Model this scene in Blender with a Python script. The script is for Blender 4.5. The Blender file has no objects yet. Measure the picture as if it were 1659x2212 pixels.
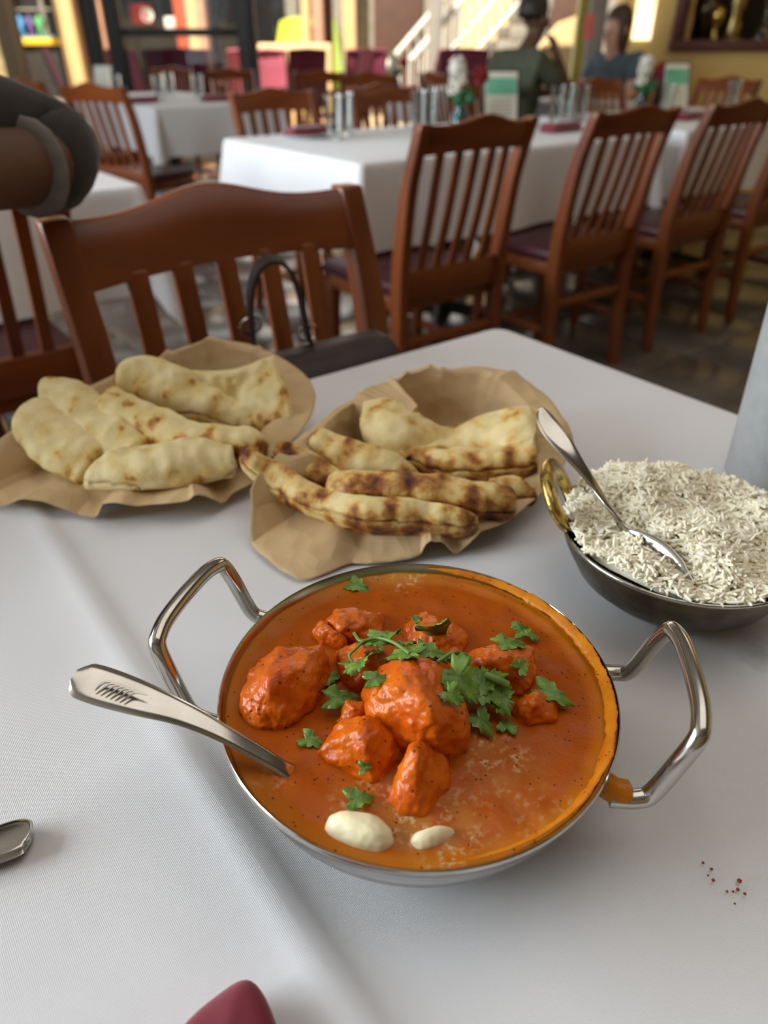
import bpy, bmesh, math, random
import numpy as np
from mathutils import Vector, Matrix, noise
random.seed(7)
R = math.radians
SC = bpy.context.scene
COL = SC.collection

# ------------------------------------------------------------------ camera
FPX, PITCH, CAMH = 1540.0, R(33.0), 1.06
cam = bpy.data.cameras.new('camera'); camo = bpy.data.objects.new('camera', cam); COL.objects.link(camo)
camo.location = (0, 0, CAMH); camo.rotation_euler = (R(90) - PITCH, 0, 0)
cam.sensor_fit = 'VERTICAL'; cam.sensor_height = 36.0; cam.lens = FPX / 2212 * 36
cam.clip_start = .02; cam.clip_end = 200
cam.dof.use_dof = True; cam.dof.focus_distance = .352; cam.dof.aperture_fstop = cam.lens / 3.9
SC.camera = camo

# ------------------------------------------------------------------ world, sun, window light, exposure
w = bpy.data.worlds.new('sky'); SC.world = w; w.use_nodes = True
bgn = w.node_tree.nodes['Background']; bgn.inputs[0].default_value = (.80, .90, 1.0, 1); bgn.inputs[1].default_value = .8
sun = bpy.data.lights.new('sun', 'SUN'); sun.energy = 13.0; sun.angle = R(.6); sun.color = (1, .90, .74)
suno = bpy.data.objects.new('sun', sun); COL.objects.link(suno); suno.rotation_euler = (R(36), 0, R(-24))
def area(name, loc, rot, sx, sy, e, col):
    l = bpy.data.lights.new(name, 'AREA'); l.shape = 'RECTANGLE'; l.size = sx; l.size_y = sy; l.energy = e; l.color = col
    o = bpy.data.objects.new(name, l); COL.objects.link(o); o.location = loc; o.rotation_euler = rot
    return o
area('left_window_daylight', (-3.62, .5, 1.85), (0, R(-90), 0), 2.1, 3.4, 315, (.87, .945, 1.0))
area('front_window_daylight', (-.6, 8.75, 1.6), (R(-90), 0, 0), 5.0, 2.2, 70, (1.0, .97, .90))
area('ceiling_lamp_light', (3.2, 4.4, 3.05), (0, 0, 0), 1.6, 1.6, 16, (1.0, .80, .52))
area('overhead_fill', (.7, .9, 3.2), (0, 0, 0), 2.4, 2.4, 24, (1.0, .93, .86))  # added soft fill from above to lift the shadows, no fixture here
SC.view_settings.view_transform = 'Standard'; SC.view_settings.look = 'None'
SC.view_settings.gamma = 1; SC.view_settings.use_curve_mapping = False
SC.view_settings.exposure = 0.03
SC.cycles.max_bounces = 8; SC.cycles.transparent_max_bounces = 16; SC.cycles.use_denoising = True
SC.cycles.sample_clamp_indirect = 6; SC.cycles.caustics_reflective = False; SC.cycles.caustics_refractive = False

# ------------------------------------------------------------------ where a pixel of the photograph lies in the place
TH = R(37); CU, SU = math.cos(TH), math.sin(TH)
CP, SP = math.cos(PITCH), math.sin(PITCH)
def ray(x, y):
    a = (x - 829.5) / FPX; b = -(y - 1106) / FPX
    return Vector((a, CP + b * SP, -SP + b * CP))
def at(x, y, z):
    d = ray(x, y); return Vector((0, 0, CAMH)) + d * ((z - CAMH) / d.z)
def atY(x, y, Y):
    d = ray(x, y); return Vector((0, 0, CAMH)) + d * (Y / d.y)
def atv(x, y, v):
    d = ray(x, y); k = -SU * d.x + CU * d.y; return Vector((0, 0, CAMH)) + d * (v / k)
def uv(u, v, z=0.0): return Vector((u * CU - v * SU, u * SU + v * CU, z))
def u_at(px, v, z):    # the u whose point (u,v,z) falls on image column px
    lo, hi = -3.0, 9.0
    def f(u):
        q = uv(u, v, z); zz = q.z - CAMH; return 829.5 + FPX * q.x / (q.y * CP - zz * SP)
    for _ in range(50):
        m = (lo + hi) / 2
        if f(m) < px: lo = m
        else: hi = m
    return lo

# ------------------------------------------------------------------ mesh helpers
class MB:
    def __init__(s): s.v = []; s.f = []
    def add(s, vs, fs):
        o = len(s.v); s.v += [tuple(q) for q in vs]; s.f += [tuple(i + o for i in f) for f in fs]; return s
    def box(s, c, d, M=None):
        x, y, z = d[0] / 2, d[1] / 2, d[2] / 2
        vs = [Vector((i * x, j * y, k * z)) for i in (-1, 1) for j in (-1, 1) for k in (-1, 1)]
        if M is not None: vs = [M @ q for q in vs]
        return s.add([q + Vector(c) for q in vs], [(0, 1, 3, 2), (4, 6, 7, 5), (0, 4, 5, 1), (2, 3, 7, 6), (0, 2, 6, 4), (1, 5, 7, 3)])
    def sweep(s, rings, caps=True, closed=False):
        n = len(rings[0]); vs = [q for r in rings for q in r]; m = len(rings); fs = []
        for i in range(m if closed else m - 1):
            for j in range(n):
                a = i * n + j; b = i * n + (j + 1) % n; i2 = (i + 1) % m
                fs.append((a, b, i2 * n + (j + 1) % n, i2 * n + j))
        if caps and not closed: fs += [tuple(range(n))[::-1], tuple(range((m - 1) * n, m * n))]
        return s.add(vs, fs)
    def tube(s, pts, r, seg=10, caps=True):
        pts = [Vector(q) for q in pts]; m = len(pts); rr = r if isinstance(r, (list, tuple)) else [r] * m
        rings = []; up = None
        for i, q in enumerate(pts):
            t = (pts[min(i + 1, m - 1)] - pts[max(i - 1, 0)]).normalized()
            if up is None: up = t.orthogonal().normalized()
            up = (up - t * up.dot(t)).normalized(); sd = t.cross(up)
            rings.append([q + (up * math.cos(2 * math.pi * k / seg) + sd * math.sin(2 * math.pi * k / seg)) * rr[i] for k in range(seg)])
        return s.sweep(rings, caps)
    def rects(s, pts, wx, wy):       # sweep of rectangles in x/y along mostly vertical paths
        m = len(pts); WX = wx if isinstance(wx, list) else [wx] * m; WY = wy if isinstance(wy, list) else [wy] * m
        return s.sweep([[Vector(q) + Vector((a * WX[i] / 2, b * WY[i] / 2, 0)) for a, b in ((-1, -1), (1, -1), (1, 1), (-1, 1))] for i, q in enumerate(pts)])
    def lathe(s, prof, seg=48, c=(0, 0, 0), close=False):
        rings = [[Vector((c[0] + r * math.cos(2 * math.pi * k / seg), c[1] + r * math.sin(2 * math.pi * k / seg), c[2] + z)) for k in range(seg)] for r, z in prof]
        return s.sweep(rings, not close, close)
    def mesh(s, name, smooth=True, bevel=0, bseg=2, angle=50):
        me = bpy.data.meshes.new(name); me.from_pydata(s.v, [], s.f); me.update()
        bm = bmesh.new(); bm.from_mesh(me)
        if bevel:
            es = [e for e in bm.edges if len(e.link_faces) == 2 and e.calc_face_angle(0) > R(35)]
            bmesh.ops.bevel(bm, geom=es, offset=bevel, segments=bseg, profile=.5, affect='EDGES', clamp_overlap=True)
        bmesh.ops.recalc_face_normals(bm, faces=bm.faces)
        if smooth:
            for f in bm.faces: f.smooth = True
            for e in bm.edges:
                if len(e.link_faces) == 2 and e.calc_face_angle(0) > R(angle): e.smooth = False
        bm.to_mesh(me); bm.free(); return me
def crom(P, t):     # Catmull-Rom through P at t in 0..len-1
    n = len(P); i = min(int(t), n - 2); f = t - i
    p1, p2 = P[i], P[i + 1]; p0 = P[i - 1] if i > 0 else p1 * 2 - p2; p3 = P[i + 2] if i + 2 < n else p2 * 2 - p1
    return .5 * ((2 * p1) + (p2 - p0) * f + (2 * p0 - 5 * p1 + 4 * p2 - p3) * f * f + (3 * p1 - p0 - 3 * p2 + p3) * f ** 3)
def curve(P, n):
    P = [Vector(q) for q in P]; return [crom(P, i * (len(P) - 1) / (n - 1)) for i in range(n)]
def obj(name, me, mt, parent=None, loc=None, rz=0):
    if isinstance(me, MB): me = me.mesh(name)
    if mt is not None and not me.materials: me.materials.append(mt)
    o = bpy.data.objects.new(name, me); COL.objects.link(o)
    if parent is not None: o.parent = parent
    if loc is not None: o.location = loc
    if rz: o.rotation_euler = (0, 0, rz)
    return o
def tag(o, label, cat, group=None):
    o['label'] = label; o['category'] = cat
    if group: o['group'] = group
    return o
def thing(name, label, cat, loc=(0, 0, 0), rz=0, group=None):
    o = bpy.data.objects.new(name, None); COL.objects.link(o); o.empty_display_size = .05
    o.location = loc; o.rotation_euler = (0, 0, rz); return tag(o, label, cat, group)
def struct(o): o['kind'] = 'structure'; return o
def dup(root, loc, rz, label, group=None):
    r = root.copy(); COL.objects.link(r); r.location = loc; r.rotation_euler = (0, 0, rz); r['label'] = label
    if group: r['group'] = group
    for ch in root.children:
        c = ch.copy(); COL.objects.link(c); c.parent = r
        for g in ch.children:
            d = g.copy(); COL.objects.link(d); d.parent = c
    return r
def nz(q, s, seed=0.0): return noise.noise(Vector((q[0] * s + seed, q[1] * s - seed, q[2] * s + seed * .7)))

# ------------------------------------------------------------------ materials
def mat(name, base, rough=.5, metal=0.0, c2=None, vs=8.0, stretch=(1, 1, 1), ramp=(.35, .65), bump=None, coat=0, trans=0, ior=1.45, sss=0, spec=.5, emit=None, rvar=0, sheen=0):
    m = bpy.data.materials.new(name); m.use_nodes = True; N = m.node_tree; b = N.nodes['Principled BSDF']
    def S(k, v):
        if k in b.inputs: b.inputs[k].default_value = v
    S('Base Color', (*base, 1)); S('Roughness', rough); S('Metallic', metal); S('Coat Weight', coat); S('Coat Roughness', .15)
    S('Transmission Weight', trans); S('IOR', ior); S('Specular IOR Level', spec); S('Sheen Weight', sheen)
    if sss:
        S('Subsurface Weight', sss); S('Subsurface Radius', (.004, .002, .001)); S('Subsurface Scale', 1.0)
    if emit: S('Emission Color', (*emit[0], 1)); S('Emission Strength', emit[1])
    tc = N.nodes.new('ShaderNodeTexCoord'); mp = N.nodes.new('ShaderNodeMapping'); mp.inputs['Scale'].default_value = stretch
    N.links.new(tc.outputs['Object'], mp.inputs[0])
    if c2 is not None:
        n = N.nodes.new('ShaderNodeTexNoise'); n.inputs['Scale'].default_value = vs; n.inputs['Detail'].default_value = 6
        N.links.new(mp.outputs[0], n.inputs['Vector'])
        r = N.nodes.new('ShaderNodeValToRGB'); r.color_ramp.elements[0].position, r.color_ramp.elements[1].position = ramp
        r.color_ramp.elements[0].color = (*base, 1); r.color_ramp.elements[1].color = (*c2, 1)
        N.links.new(n.outputs['Fac'], r.inputs[0]); N.links.new(r.outputs[0], b.inputs['Base Color'])
        if rvar:
            mr = N.nodes.new('ShaderNodeMapRange'); mr.inputs[3].default_value = rough - rvar; mr.inputs[4].default_value = rough + rvar
            N.links.new(n.outputs['Fac'], mr.inputs[0]); N.links.new(mr.outputs[0], b.inputs['Roughness'])
    if bump:
        n = N.nodes.new('ShaderNodeTexNoise'); n.inputs['Scale'].default_value = bump[0]; n.inputs['Detail'].default_value = 5
        N.links.new(mp.outputs[0], n.inputs['Vector'])
        bp = N.nodes.new('ShaderNodeBump'); bp.inputs['Strength'].default_value = bump[1]; bp.inputs['Distance'].default_value = bump[2]
        N.links.new(n.outputs['Fac'], bp.inputs['Height']); N.links.new(bp.outputs[0], b.inputs['Normal'])
    return m
def nodes(m): return m.node_tree, m.node_tree.nodes['Principled BSDF']
def pane_mat(name, tint, gl=.07, rough=.02):
    m = bpy.data.materials.new(name); m.use_nodes = True; N = m.node_tree; N.nodes.clear()
    o = N.nodes.new('ShaderNodeOutputMaterial'); t = N.nodes.new('ShaderNodeBsdfTransparent'); g = N.nodes.new('ShaderNodeBsdfGlossy'); x = N.nodes.new('ShaderNodeMixShader')
    lw = N.nodes.new('ShaderNodeLayerWeight'); lw.inputs[0].default_value = gl * 2.2
    t.inputs[0].default_value = (*tint, 1); g.inputs[1].default_value = rough
    N.links.new(lw.outputs['Facing'], x.inputs[0]); N.links.new(t.outputs[0], x.inputs[1]); N.links.new(g.outputs[0], x.inputs[2]); N.links.new(x.outputs[0], o.inputs[0])
    return m
M = {}
M['wood'] = mat('stained_wood', (.225, .058, .010), .38, c2=(.11, .023, .005), vs=14, stretch=(1, 1, .12), ramp=(.30, .72), bump=(60, .06, .002), coat=.08, spec=.4)
M['wood_crest'] = mat('stained_wood_crest', (.225, .058, .010), .38, c2=(.11, .023, .005), vs=14, stretch=(.14, 1, 1.3), ramp=(.30, .72), bump=(60, .06, .002), coat=.08, spec=.4)
M['vinyl'] = mat('maroon_vinyl', (.055, .008, .014), .38, c2=(.035, .005, .010), vs=20, bump=(240, .15, .001))
M['leather'] = mat('brown_leather', (.030, .015, .011), .55, c2=(.020, .010, .008), vs=30, bump=(700, .5, .0008))
M['steel'] = mat('stainless_steel', (.52, .50, .455), .17, 1.0, c2=(.44, .42, .38), vs=60, rvar=.06, bump=(900, .03, .0004))
M['steel_in'] = mat('worn_steel', (.60, .58, .53), .30, 1.0, c2=(.45, .42, .36), vs=90, rvar=.08, bump=(300, .1, .0006))
M['antique'] = mat('darkened_metal', (.16, .125, .08), .36, 1.0, c2=(.075, .055, .035), vs=55, rvar=.1, bump=(260, .12, .0006))
M['brass'] = mat('brass', (.66, .47, .14), .28, 1.0, c2=(.30, .20, .06), vs=160, ramp=(.45, .62), bump=(420, .35, .001))
M['paper'] = mat('brown_kraft_paper', (.56, .39, .20), .72, c2=(.61, .44, .24), vs=40, bump=(160, .22, .0012))
M['butter'] = mat('butter', (.82, .74, .47), .35, c2=(.86, .79, .55), vs=90, sss=.25, bump=(350, .25, .0006))
M['rice'] = mat('boiled_rice', (.92, .86, .66), .55, c2=(.94, .90, .76), vs=200, sss=.06, spec=.25)
M['cumin'] = mat('cumin', (.09, .055, .02), .6, c2=(.05, .03, .012), vs=600)
M['leaf'] = mat('coriander_leaf', (.070, .165, .016), .42, c2=(.17, .30, .040), vs=160, bump=(700, .5, .0006), coat=.15)
M['stem'] = mat('coriander_stem', (.17, .27, .06), .4, c2=(.12, .22, .04), vs=200)
M['napkin'] = mat('maroon_napkin', (.21, .012, .030), .85, c2=(.16, .009, .022), vs=40, bump=(1500, .3, .0006), sheen=.3)
M['chili'] = mat('chili_crumb', (.30, .05, .012), .6, c2=(.2, .03, .01), vs=300)
M['china'] = mat('white_china', (.78, .78, .76), .2, c2=(.72, .72, .70), vs=20)
M['blackmetal'] = mat('black_metal', (.018, .017, .016), .45, c2=(.03, .028, .026), vs=20, bump=(90, .05, .001))
M['olive'] = mat('olive_yellow_paint', (.33, .27, .05), .6, c2=(.28, .23, .04), vs=4)
M['yellow_wall'] = mat('yellow_plaster', (.70, .50, .20), .8, c2=(.66, .46, .17), vs=3, bump=(60, .12, .003))
M['warm_wall'] = mat('warm_plaster', (.33, .23, .14), .85, c2=(.30, .21, .12), vs=3, bump=(60, .12, .003))
M['ceiling'] = mat('ceiling_paint', (.30, .26, .22), .9, c2=(.27, .23, .19), vs=3)
M['tile'] = mat('floor_tile', (.155, .135, .115), .20, c2=(.085, .070, .058), vs=4, rvar=.07, bump=(30, .1, .003))
M['grout'] = mat('grout', (.07, .06, .05), .9, c2=(.05, .045, .04), vs=20)
M['pave'] = mat('sunlit_paving', (.52, .40, .25), .9, c2=(.47, .36, .22), vs=2, bump=(40, .2, .004))
M['tan'] = mat('tan_stucco', (.64, .46, .24), .85, c2=(.58, .41, .20), vs=5, bump=(40, .2, .004))
M['pink_stucco'] = mat('pink_stucco', (.50, .28, .20), .85, c2=(.45, .24, .17), vs=5, bump=(40, .2, .004))
M['brickred'] = mat('red_stucco', (.42, .085, .035), .8, c2=(.36, .07, .03), vs=6, bump=(40, .2, .004))
M['darkbrown'] = mat('dark_brown_paint', (.075, .035, .025), .7, c2=(.06, .028, .02), vs=6)
M['darkglass'] = mat('shop_window_glass', (.012, .012, .014), .08, c2=(.02, .02, .022), vs=1)
M['yellow'] = mat('yellow_paint', (.80, .50, .03), .5, c2=(.74, .45, .03), vs=4)
M['greypaint'] = mat('grey_paint', (.30, .28, .25), .5, c2=(.26, .24, .22), vs=6)
M['concrete'] = mat('stair_concrete', (.27, .25, .21), .85, c2=(.22, .20, .17), vs=6, bump=(50, .2, .003))
M['rail'] = mat('white_rail', (.66, .66, .60), .4, c2=(.58, .58, .53), vs=9)
M['bark'] = mat('bark', (.40, .31, .17), .9, c2=(.26, .20, .10), vs=9, stretch=(1, 1, .5), bump=(25, .6, .02))
M['sling_pink'] = mat('pink_sling_fabric', (.55, .14, .20), .8, c2=(.48, .11, .17), vs=30, bump=(400, .3, .001))
M['sling_plum'] = mat('plum_sling_fabric', (.20, .030, .070), .8, c2=(.16, .022, .055), vs=30, bump=(400, .3, .001))
M['lime'] = mat('lime_car_paint', (.38, .50, .04), .25, c2=(.34, .45, .03), vs=2, coat=.5)
M['rubber'] = mat('rubber', (.02, .02, .02), .8, c2=(.03, .03, .03), vs=30)
M['hair'] = mat('brown_hair', (.045, .024, .014), .55, c2=(.085, .048, .028), vs=60, stretch=(1, 1, .15), bump=(220, .5, .004))
M['hair_dark'] = mat('dark_hair', (.012, .008, .006), .5, c2=(.028, .018, .012), vs=60, stretch=(1, 1, .15), bump=(220, .5, .004))
M['skin_a'] = mat('fair_skin', (.52, .29, .20), .5, c2=(.56, .31, .21), vs=12)
M['skin_b'] = mat('brown_skin', (.10, .048, .030), .55, c2=(.12, .058, .036), vs=12)
M['blue_tee'] = mat('blue_grey_cotton', (.085, .115, .135), .9, c2=(.065, .09, .11), vs=20, bump=(300, .3, .002))
M['olive_tee'] = mat('olive_cotton', (.085, .095, .060), .9, c2=(.065, .075, .048), vs=20, bump=(300, .3, .002))
M['charcoal'] = mat('charcoal_jersey', (.030, .026, .024), .9, c2=(.040, .036, .033), vs=50, bump=(700, .5, .001), sheen=.2)
M['cuff'] = mat('grey_ribbing', (.20, .18, .165), .9, c2=(.15, .138, .128), vs=60, bump=(900, .5, .001))
M['navy'] = mat('dark_denim', (.016, .018, .026), .9, c2=(.022, .024, .034), vs=40)
M['plum_frame'] = mat('plum_frame', (.13, .045, .045), .5, c2=(.10, .035, .035), vs=8)
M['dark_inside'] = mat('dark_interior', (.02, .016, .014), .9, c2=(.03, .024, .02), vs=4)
M['bronze'] = mat('bronze', (.13, .095, .06), .35, .9, c2=(.06, .045, .03), vs=30)
M['gold'] = mat('antique_gold', (.45, .33, .13), .35, .9, c2=(.22, .16, .06), vs=30)
M['greenglass'] = mat('green_stems', (.02, .13, .05), .5, c2=(.03, .19, .07), vs=50)
M['teal'] = pane_mat('teal_glass', (.16, .62, .68), .16, .08)
M['clear'] = pane_mat('clear_glass', (.84, .86, .85), .30, .08)
M['window'] = pane_mat('window_glass', (.93, .95, .95), .035, .01)
M['water'] = pane_mat('water', (.93, .95, .95), .04, .01)
M['white_petal'] = mat('white_petal', (.78, .76, .68), .7, c2=(.70, .68, .58), vs=40)
M['red_petal'] = mat('red_petal', (.30, .008, .020), .6, c2=(.20, .005, .012), vs=40)
M['menu_white'] = mat('menu_card_white', (.76, .75, .66), .5, c2=(.72, .70, .60), vs=8)
M['menu_green'] = mat('menu_card_green', (.10, .42, .27), .5, c2=(.18, .52, .36), vs=14)
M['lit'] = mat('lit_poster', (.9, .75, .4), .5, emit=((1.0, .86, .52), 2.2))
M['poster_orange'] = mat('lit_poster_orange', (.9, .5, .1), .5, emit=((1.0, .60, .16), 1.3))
for nme, c in (('fig_blue', (.10, .36, .75)), ('fig_purple', (.16, .10, .32)), ('fig_green', (.13, .48, .17)), ('sign_red', (.42, .05, .05)), ('sign_white', (.75, .74, .70)), ('coral', (.75, .18, .16)), ('blue_trim', (.12, .25, .35))):
    M[nme] = mat(nme, c, .6, c2=tuple(k * .85 for k in c), vs=8)

def crumple(m, sc, st, dist):
    N, b = nodes(m); L = N.links.new; tc = N.nodes.new('ShaderNodeTexCoord'); h = None
    for k, w_ in ((1.0, 1.0), (2.3, .45)):
        v = N.nodes.new('ShaderNodeTexVoronoi'); v.feature = 'F1'; v.inputs['Scale'].default_value = sc * k; L(tc.outputs['Object'], v.inputs['Vector'])
        x = N.nodes.new('ShaderNodeMath'); x.operation = 'MULTIPLY_ADD'; x.inputs[1].default_value = w_; L(v.outputs['Distance'], x.inputs[0])
        if h is None: x.inputs[2].default_value = 0
        else: L(h, x.inputs[2])
        h = x.outputs[0]
    bp = N.nodes.new('ShaderNodeBump'); bp.inputs['Strength'].default_value = st; bp.inputs['Distance'].default_value = dist
    L(h, bp.inputs['Height']); L(bp.outputs[0], b.inputs['Normal'])
crumple(M['paper'], 26, .6, .007)
# the white cloth: woven bump, and for the near table a glass's shadow painted in grey
def cloth_mat(name, glass_shade=None):
    m = mat(name, (.75, .755, .775), .9, c2=(.71, .715, .735), vs=3, sheen=.15); N, b = nodes(m)
    tc = N.nodes.new('ShaderNodeTexCoord'); add = None
    for ax, ang in (('X', 0), ('Y', 0)):
        wv = N.nodes.new('ShaderNodeTexWave'); wv.bands_direction = ax; wv.inputs['Scale'].default_value = 420; wv.inputs['Distortion'].default_value = 2.5; wv.inputs['Detail'].default_value = 2; wv.inputs['Detail Scale'].default_value = .4
        N.links.new(tc.outputs['Object'], wv.inputs[0])
        if add is None: add = wv.outputs['Fac']
        else:
            a = N.nodes.new('ShaderNodeMath'); a.operation = 'ADD'; N.links.new(add, a.inputs[0]); N.links.new(wv.outputs['Fac'], a.inputs[1]); add = a.outputs[0]
    n = N.nodes.new('ShaderNodeTexNoise'); n.inputs['Scale'].default_value = 700; n.inputs['Detail'].default_value = 3; N.links.new(tc.outputs['Object'], n.inputs['Vector'])
    a = N.nodes.new('ShaderNodeMath'); a.operation = 'ADD'; N.links.new(add, a.inputs[0]); N.links.new(n.outputs['Fac'], a.inputs[1])
    bp = N.nodes.new('ShaderNodeBump'); bp.inputs['Strength'].default_value = .26; bp.inputs['Distance'].default_value = .0006
    N.links.new(a.outputs[0], bp.inputs['Height']); N.links.new(bp.outputs[0], b.inputs['Normal'])
    if glass_shade:
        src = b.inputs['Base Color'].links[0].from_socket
        vm = N.nodes.new('ShaderNodeVectorMath'); vm.operation = 'DISTANCE'; vm.inputs[1].default_value = glass_shade; N.links.new(tc.outputs['Object'], vm.inputs[0])
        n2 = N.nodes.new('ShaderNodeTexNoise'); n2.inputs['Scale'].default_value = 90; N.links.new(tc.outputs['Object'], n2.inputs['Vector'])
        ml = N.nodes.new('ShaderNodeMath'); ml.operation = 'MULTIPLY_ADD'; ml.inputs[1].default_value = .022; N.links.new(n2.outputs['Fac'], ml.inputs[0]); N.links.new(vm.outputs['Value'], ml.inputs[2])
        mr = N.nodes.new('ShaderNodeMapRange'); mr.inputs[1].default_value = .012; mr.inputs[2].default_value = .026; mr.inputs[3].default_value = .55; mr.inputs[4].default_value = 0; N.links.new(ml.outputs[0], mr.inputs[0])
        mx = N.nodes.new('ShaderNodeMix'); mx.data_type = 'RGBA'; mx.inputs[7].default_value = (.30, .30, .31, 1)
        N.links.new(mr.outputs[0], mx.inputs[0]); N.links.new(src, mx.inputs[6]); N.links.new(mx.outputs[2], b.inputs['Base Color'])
    return m
M['cloth'] = cloth_mat('white_tablecloth')

# naan: cream dough, golden blisters and char where the mesh's "char" attribute and noise agree
def naan_mat(name, dough, dough2, bias):
    m = mat(name, dough, .55, spec=.4); N, b = nodes(m); L = N.links.new
    tc = N.nodes.new('ShaderNodeTexCoord'); at_ = N.nodes.new('ShaderNodeAttribute'); at_.attribute_name = 'char'
    def nz_(s, d=4):
        n = N.nodes.new('ShaderNodeTexNoise'); n.inputs['Scale'].default_value = s; n.inputs['Detail'].default_value = d; L(tc.outputs['Object'], n.inputs['Vector']); return n.outputs['Fac']
    def mth(op, a, b_):
        x = N.nodes.new('ShaderNodeMath'); x.operation = op
        for i, q in enumerate((a, b_)):
            if isinstance(q, (int, float)): x.inputs[i].default_value = q
            else: L(q, x.inputs[i])
        return x.outputs[0]
    sc = mth('ADD', mth('ADD', mth('MULTIPLY', nz_(54), 1.7), mth('MULTIPLY', at_.outputs['Fac'], .36)), bias - .74)
    r = N.nodes.new('ShaderNodeValToRGB'); e = r.color_ramp.elements
    e[0].position = .22; e[0].color = (*dough, 1); kk = e.new(.02); kk.color = (min(1, dough[0] * 1.10), dough[1] * 1.14, dough[2] * 1.35, 1); e[len(e) - 1].position = .86; e[len(e) - 1].color = (.020, .007, .004, 1)
    for pos, c in ((.36, dough2), (.47, (.50, .24, .055)), (.58, (.26, .085, .018)), (.72, (.085, .024, .008))):
        k = e.new(pos); k.color = (*c, 1)
    L(sc, r.inputs[0]); L(r.outputs[0], b.inputs['Base Color'])
    bp = N.nodes.new('ShaderNodeBump'); bp.inputs['Strength'].default_value = .55; bp.inputs['Distance'].default_value = .003
    L(mth('ADD', mth('MULTIPLY', nz_(90, 5), .6), mth('MULTIPLY', nz_(420), .25)), bp.inputs['Height']); L(bp.outputs[0], b.inputs['Normal'])
    return m
M['naan_pale'] = naan_mat('pale_naan', (.76, .62, .29), (.74, .54, .20), .02)
M['naan_char'] = naan_mat('charred_naan', (.76, .61, .28), (.70, .47, .16), .10)

# curry sauce: deep orange with flecks, melted-butter foam patches and a yellower oily edge
KC = Vector((.016, .243)); KR = .0945; SZ = .7985
def sauce_mat(name, base, c2, fleck, foam=None, edge=None, rough=.30, spec=.2, bmp=(260, .25, .001)):
    m = mat(name, base, rough, coat=.0, spec=spec); N, b = nodes(m); L = N.links.new
    tc = N.nodes.new('ShaderNodeTexCoord')
    def nz_(s, d=4):
        n = N.nodes.new('ShaderNodeTexNoise'); n.inputs['Scale'].default_value = s; n.inputs['Detail'].default_value = d; L(tc.outputs['Object'], n.inputs['Vector']); return n.outputs['Fac']
    def rng(src, a0, a1, o0=0.0, o1=1.0):
        x = N.nodes.new('ShaderNodeMapRange'); x.inputs[1].default_value = a0; x.inputs[2].default_value = a1; x.inputs[3].default_value = o0; x.inputs[4].default_value = o1; L(src, x.inputs[0]); return x.outputs[0]
    def mul(a, b_):
        x = N.nodes.new('ShaderNodeMath'); x.operation = 'MULTIPLY'; L(a, x.inputs[0])
        if isinstance(b_, float): x.inputs[1].default_value = b_
        else: L(b_, x.inputs[1])
        return x.outputs[0]
    def mix(f, a, col):
        x = N.nodes.new('ShaderNodeMix'); x.data_type = 'RGBA'; L(f, x.inputs[0]); L(a, x.inputs[6]); x.inputs[7].default_value = (*col, 1); return x.outputs[2]
    def dist(p):
        x = N.nodes.new('ShaderNodeVectorMath'); x.operation = 'DISTANCE'; x.inputs[1].default_value = p; L(tc.outputs['Object'], x.inputs[0]); return x.outputs['Value']
    r = N.nodes.new('ShaderNodeValToRGB'); r.color_ramp.elements[0].position = .35; r.color_ramp.elements[1].position = .68
    r.color_ramp.elements[0].color = (*base, 1); r.color_ramp.elements[1].color = (*c2, 1); L(nz_(45), r.inputs[0]); col = r.outputs[0]
    if edge:
        col = mix(rng(dist(edge[0]), edge[1], edge[2]), col, edge[3])
    for p, rad, amt in (foam or ()):
        col = mix(mul(rng(nz_(75, 5), .36, .60), rng(dist(p), rad * 1.15, rad * .4, 0, amt * .4)), col, (.50, .27, .055))
        col = mix(mul(mul(rng(nz_(300, 8), .50, .66), rng(nz_(90, 3), .42, .58)), rng(dist(p), rad, rad * .45, 0, amt)), col, (.66, .47, .25))
    v = N.nodes.new('ShaderNodeTexVoronoi'); v.inputs['Scale'].default_value = fleck; L(tc.outputs['Object'], v.inputs['Vector'])
    col = mix(mul(rng(v.outputs['Distance'], .14, .23, 1, 0), rng(nz_(130, 2), .52, .56, 0, .85)), col, (.07, .018, .006))
    L(col, b.inputs['Base Color'])
    bp = N.nodes.new('ShaderNodeBump'); bp.inputs['Strength'].default_value = bmp[1]; bp.inputs['Distance'].default_value = bmp[2]
    L(nz_(bmp[0], 5), bp.inputs['Height']); L(bp.outputs[0], b.inputs['Normal'])
    return m
def sl(x, y): return at(x, y, SZ) - Vector((KC.x, KC.y, SZ))
fo = [(sl(820, 1745), .024, .75), (sl(930, 1775), .020, .85), (sl(1060, 1650), .026, .62), (sl(1200, 1790), .020, .5), (sl(860, 1235), .022, .9), (sl(560, 1700), .016, .4), (sl(1000, 1840), .02, .6)]
M['sauce'] = sauce_mat('curry_sauce', (.36, .066, .0010), (.42, .086, .0012), 330, fo, ((0, 0, 0), .080, .093, (.52, .17, .006)))
M['smear'] = sauce_mat('sauce_smear', (.60, .22, .008), (.44, .095, .003), 420, None, None, .3)
M['chicken'] = sauce_mat('sauced_chicken', (.53, .082, .002), (.66, .160, .005), 240, None, None, .27, .42, (300, .55, .0014))

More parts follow.
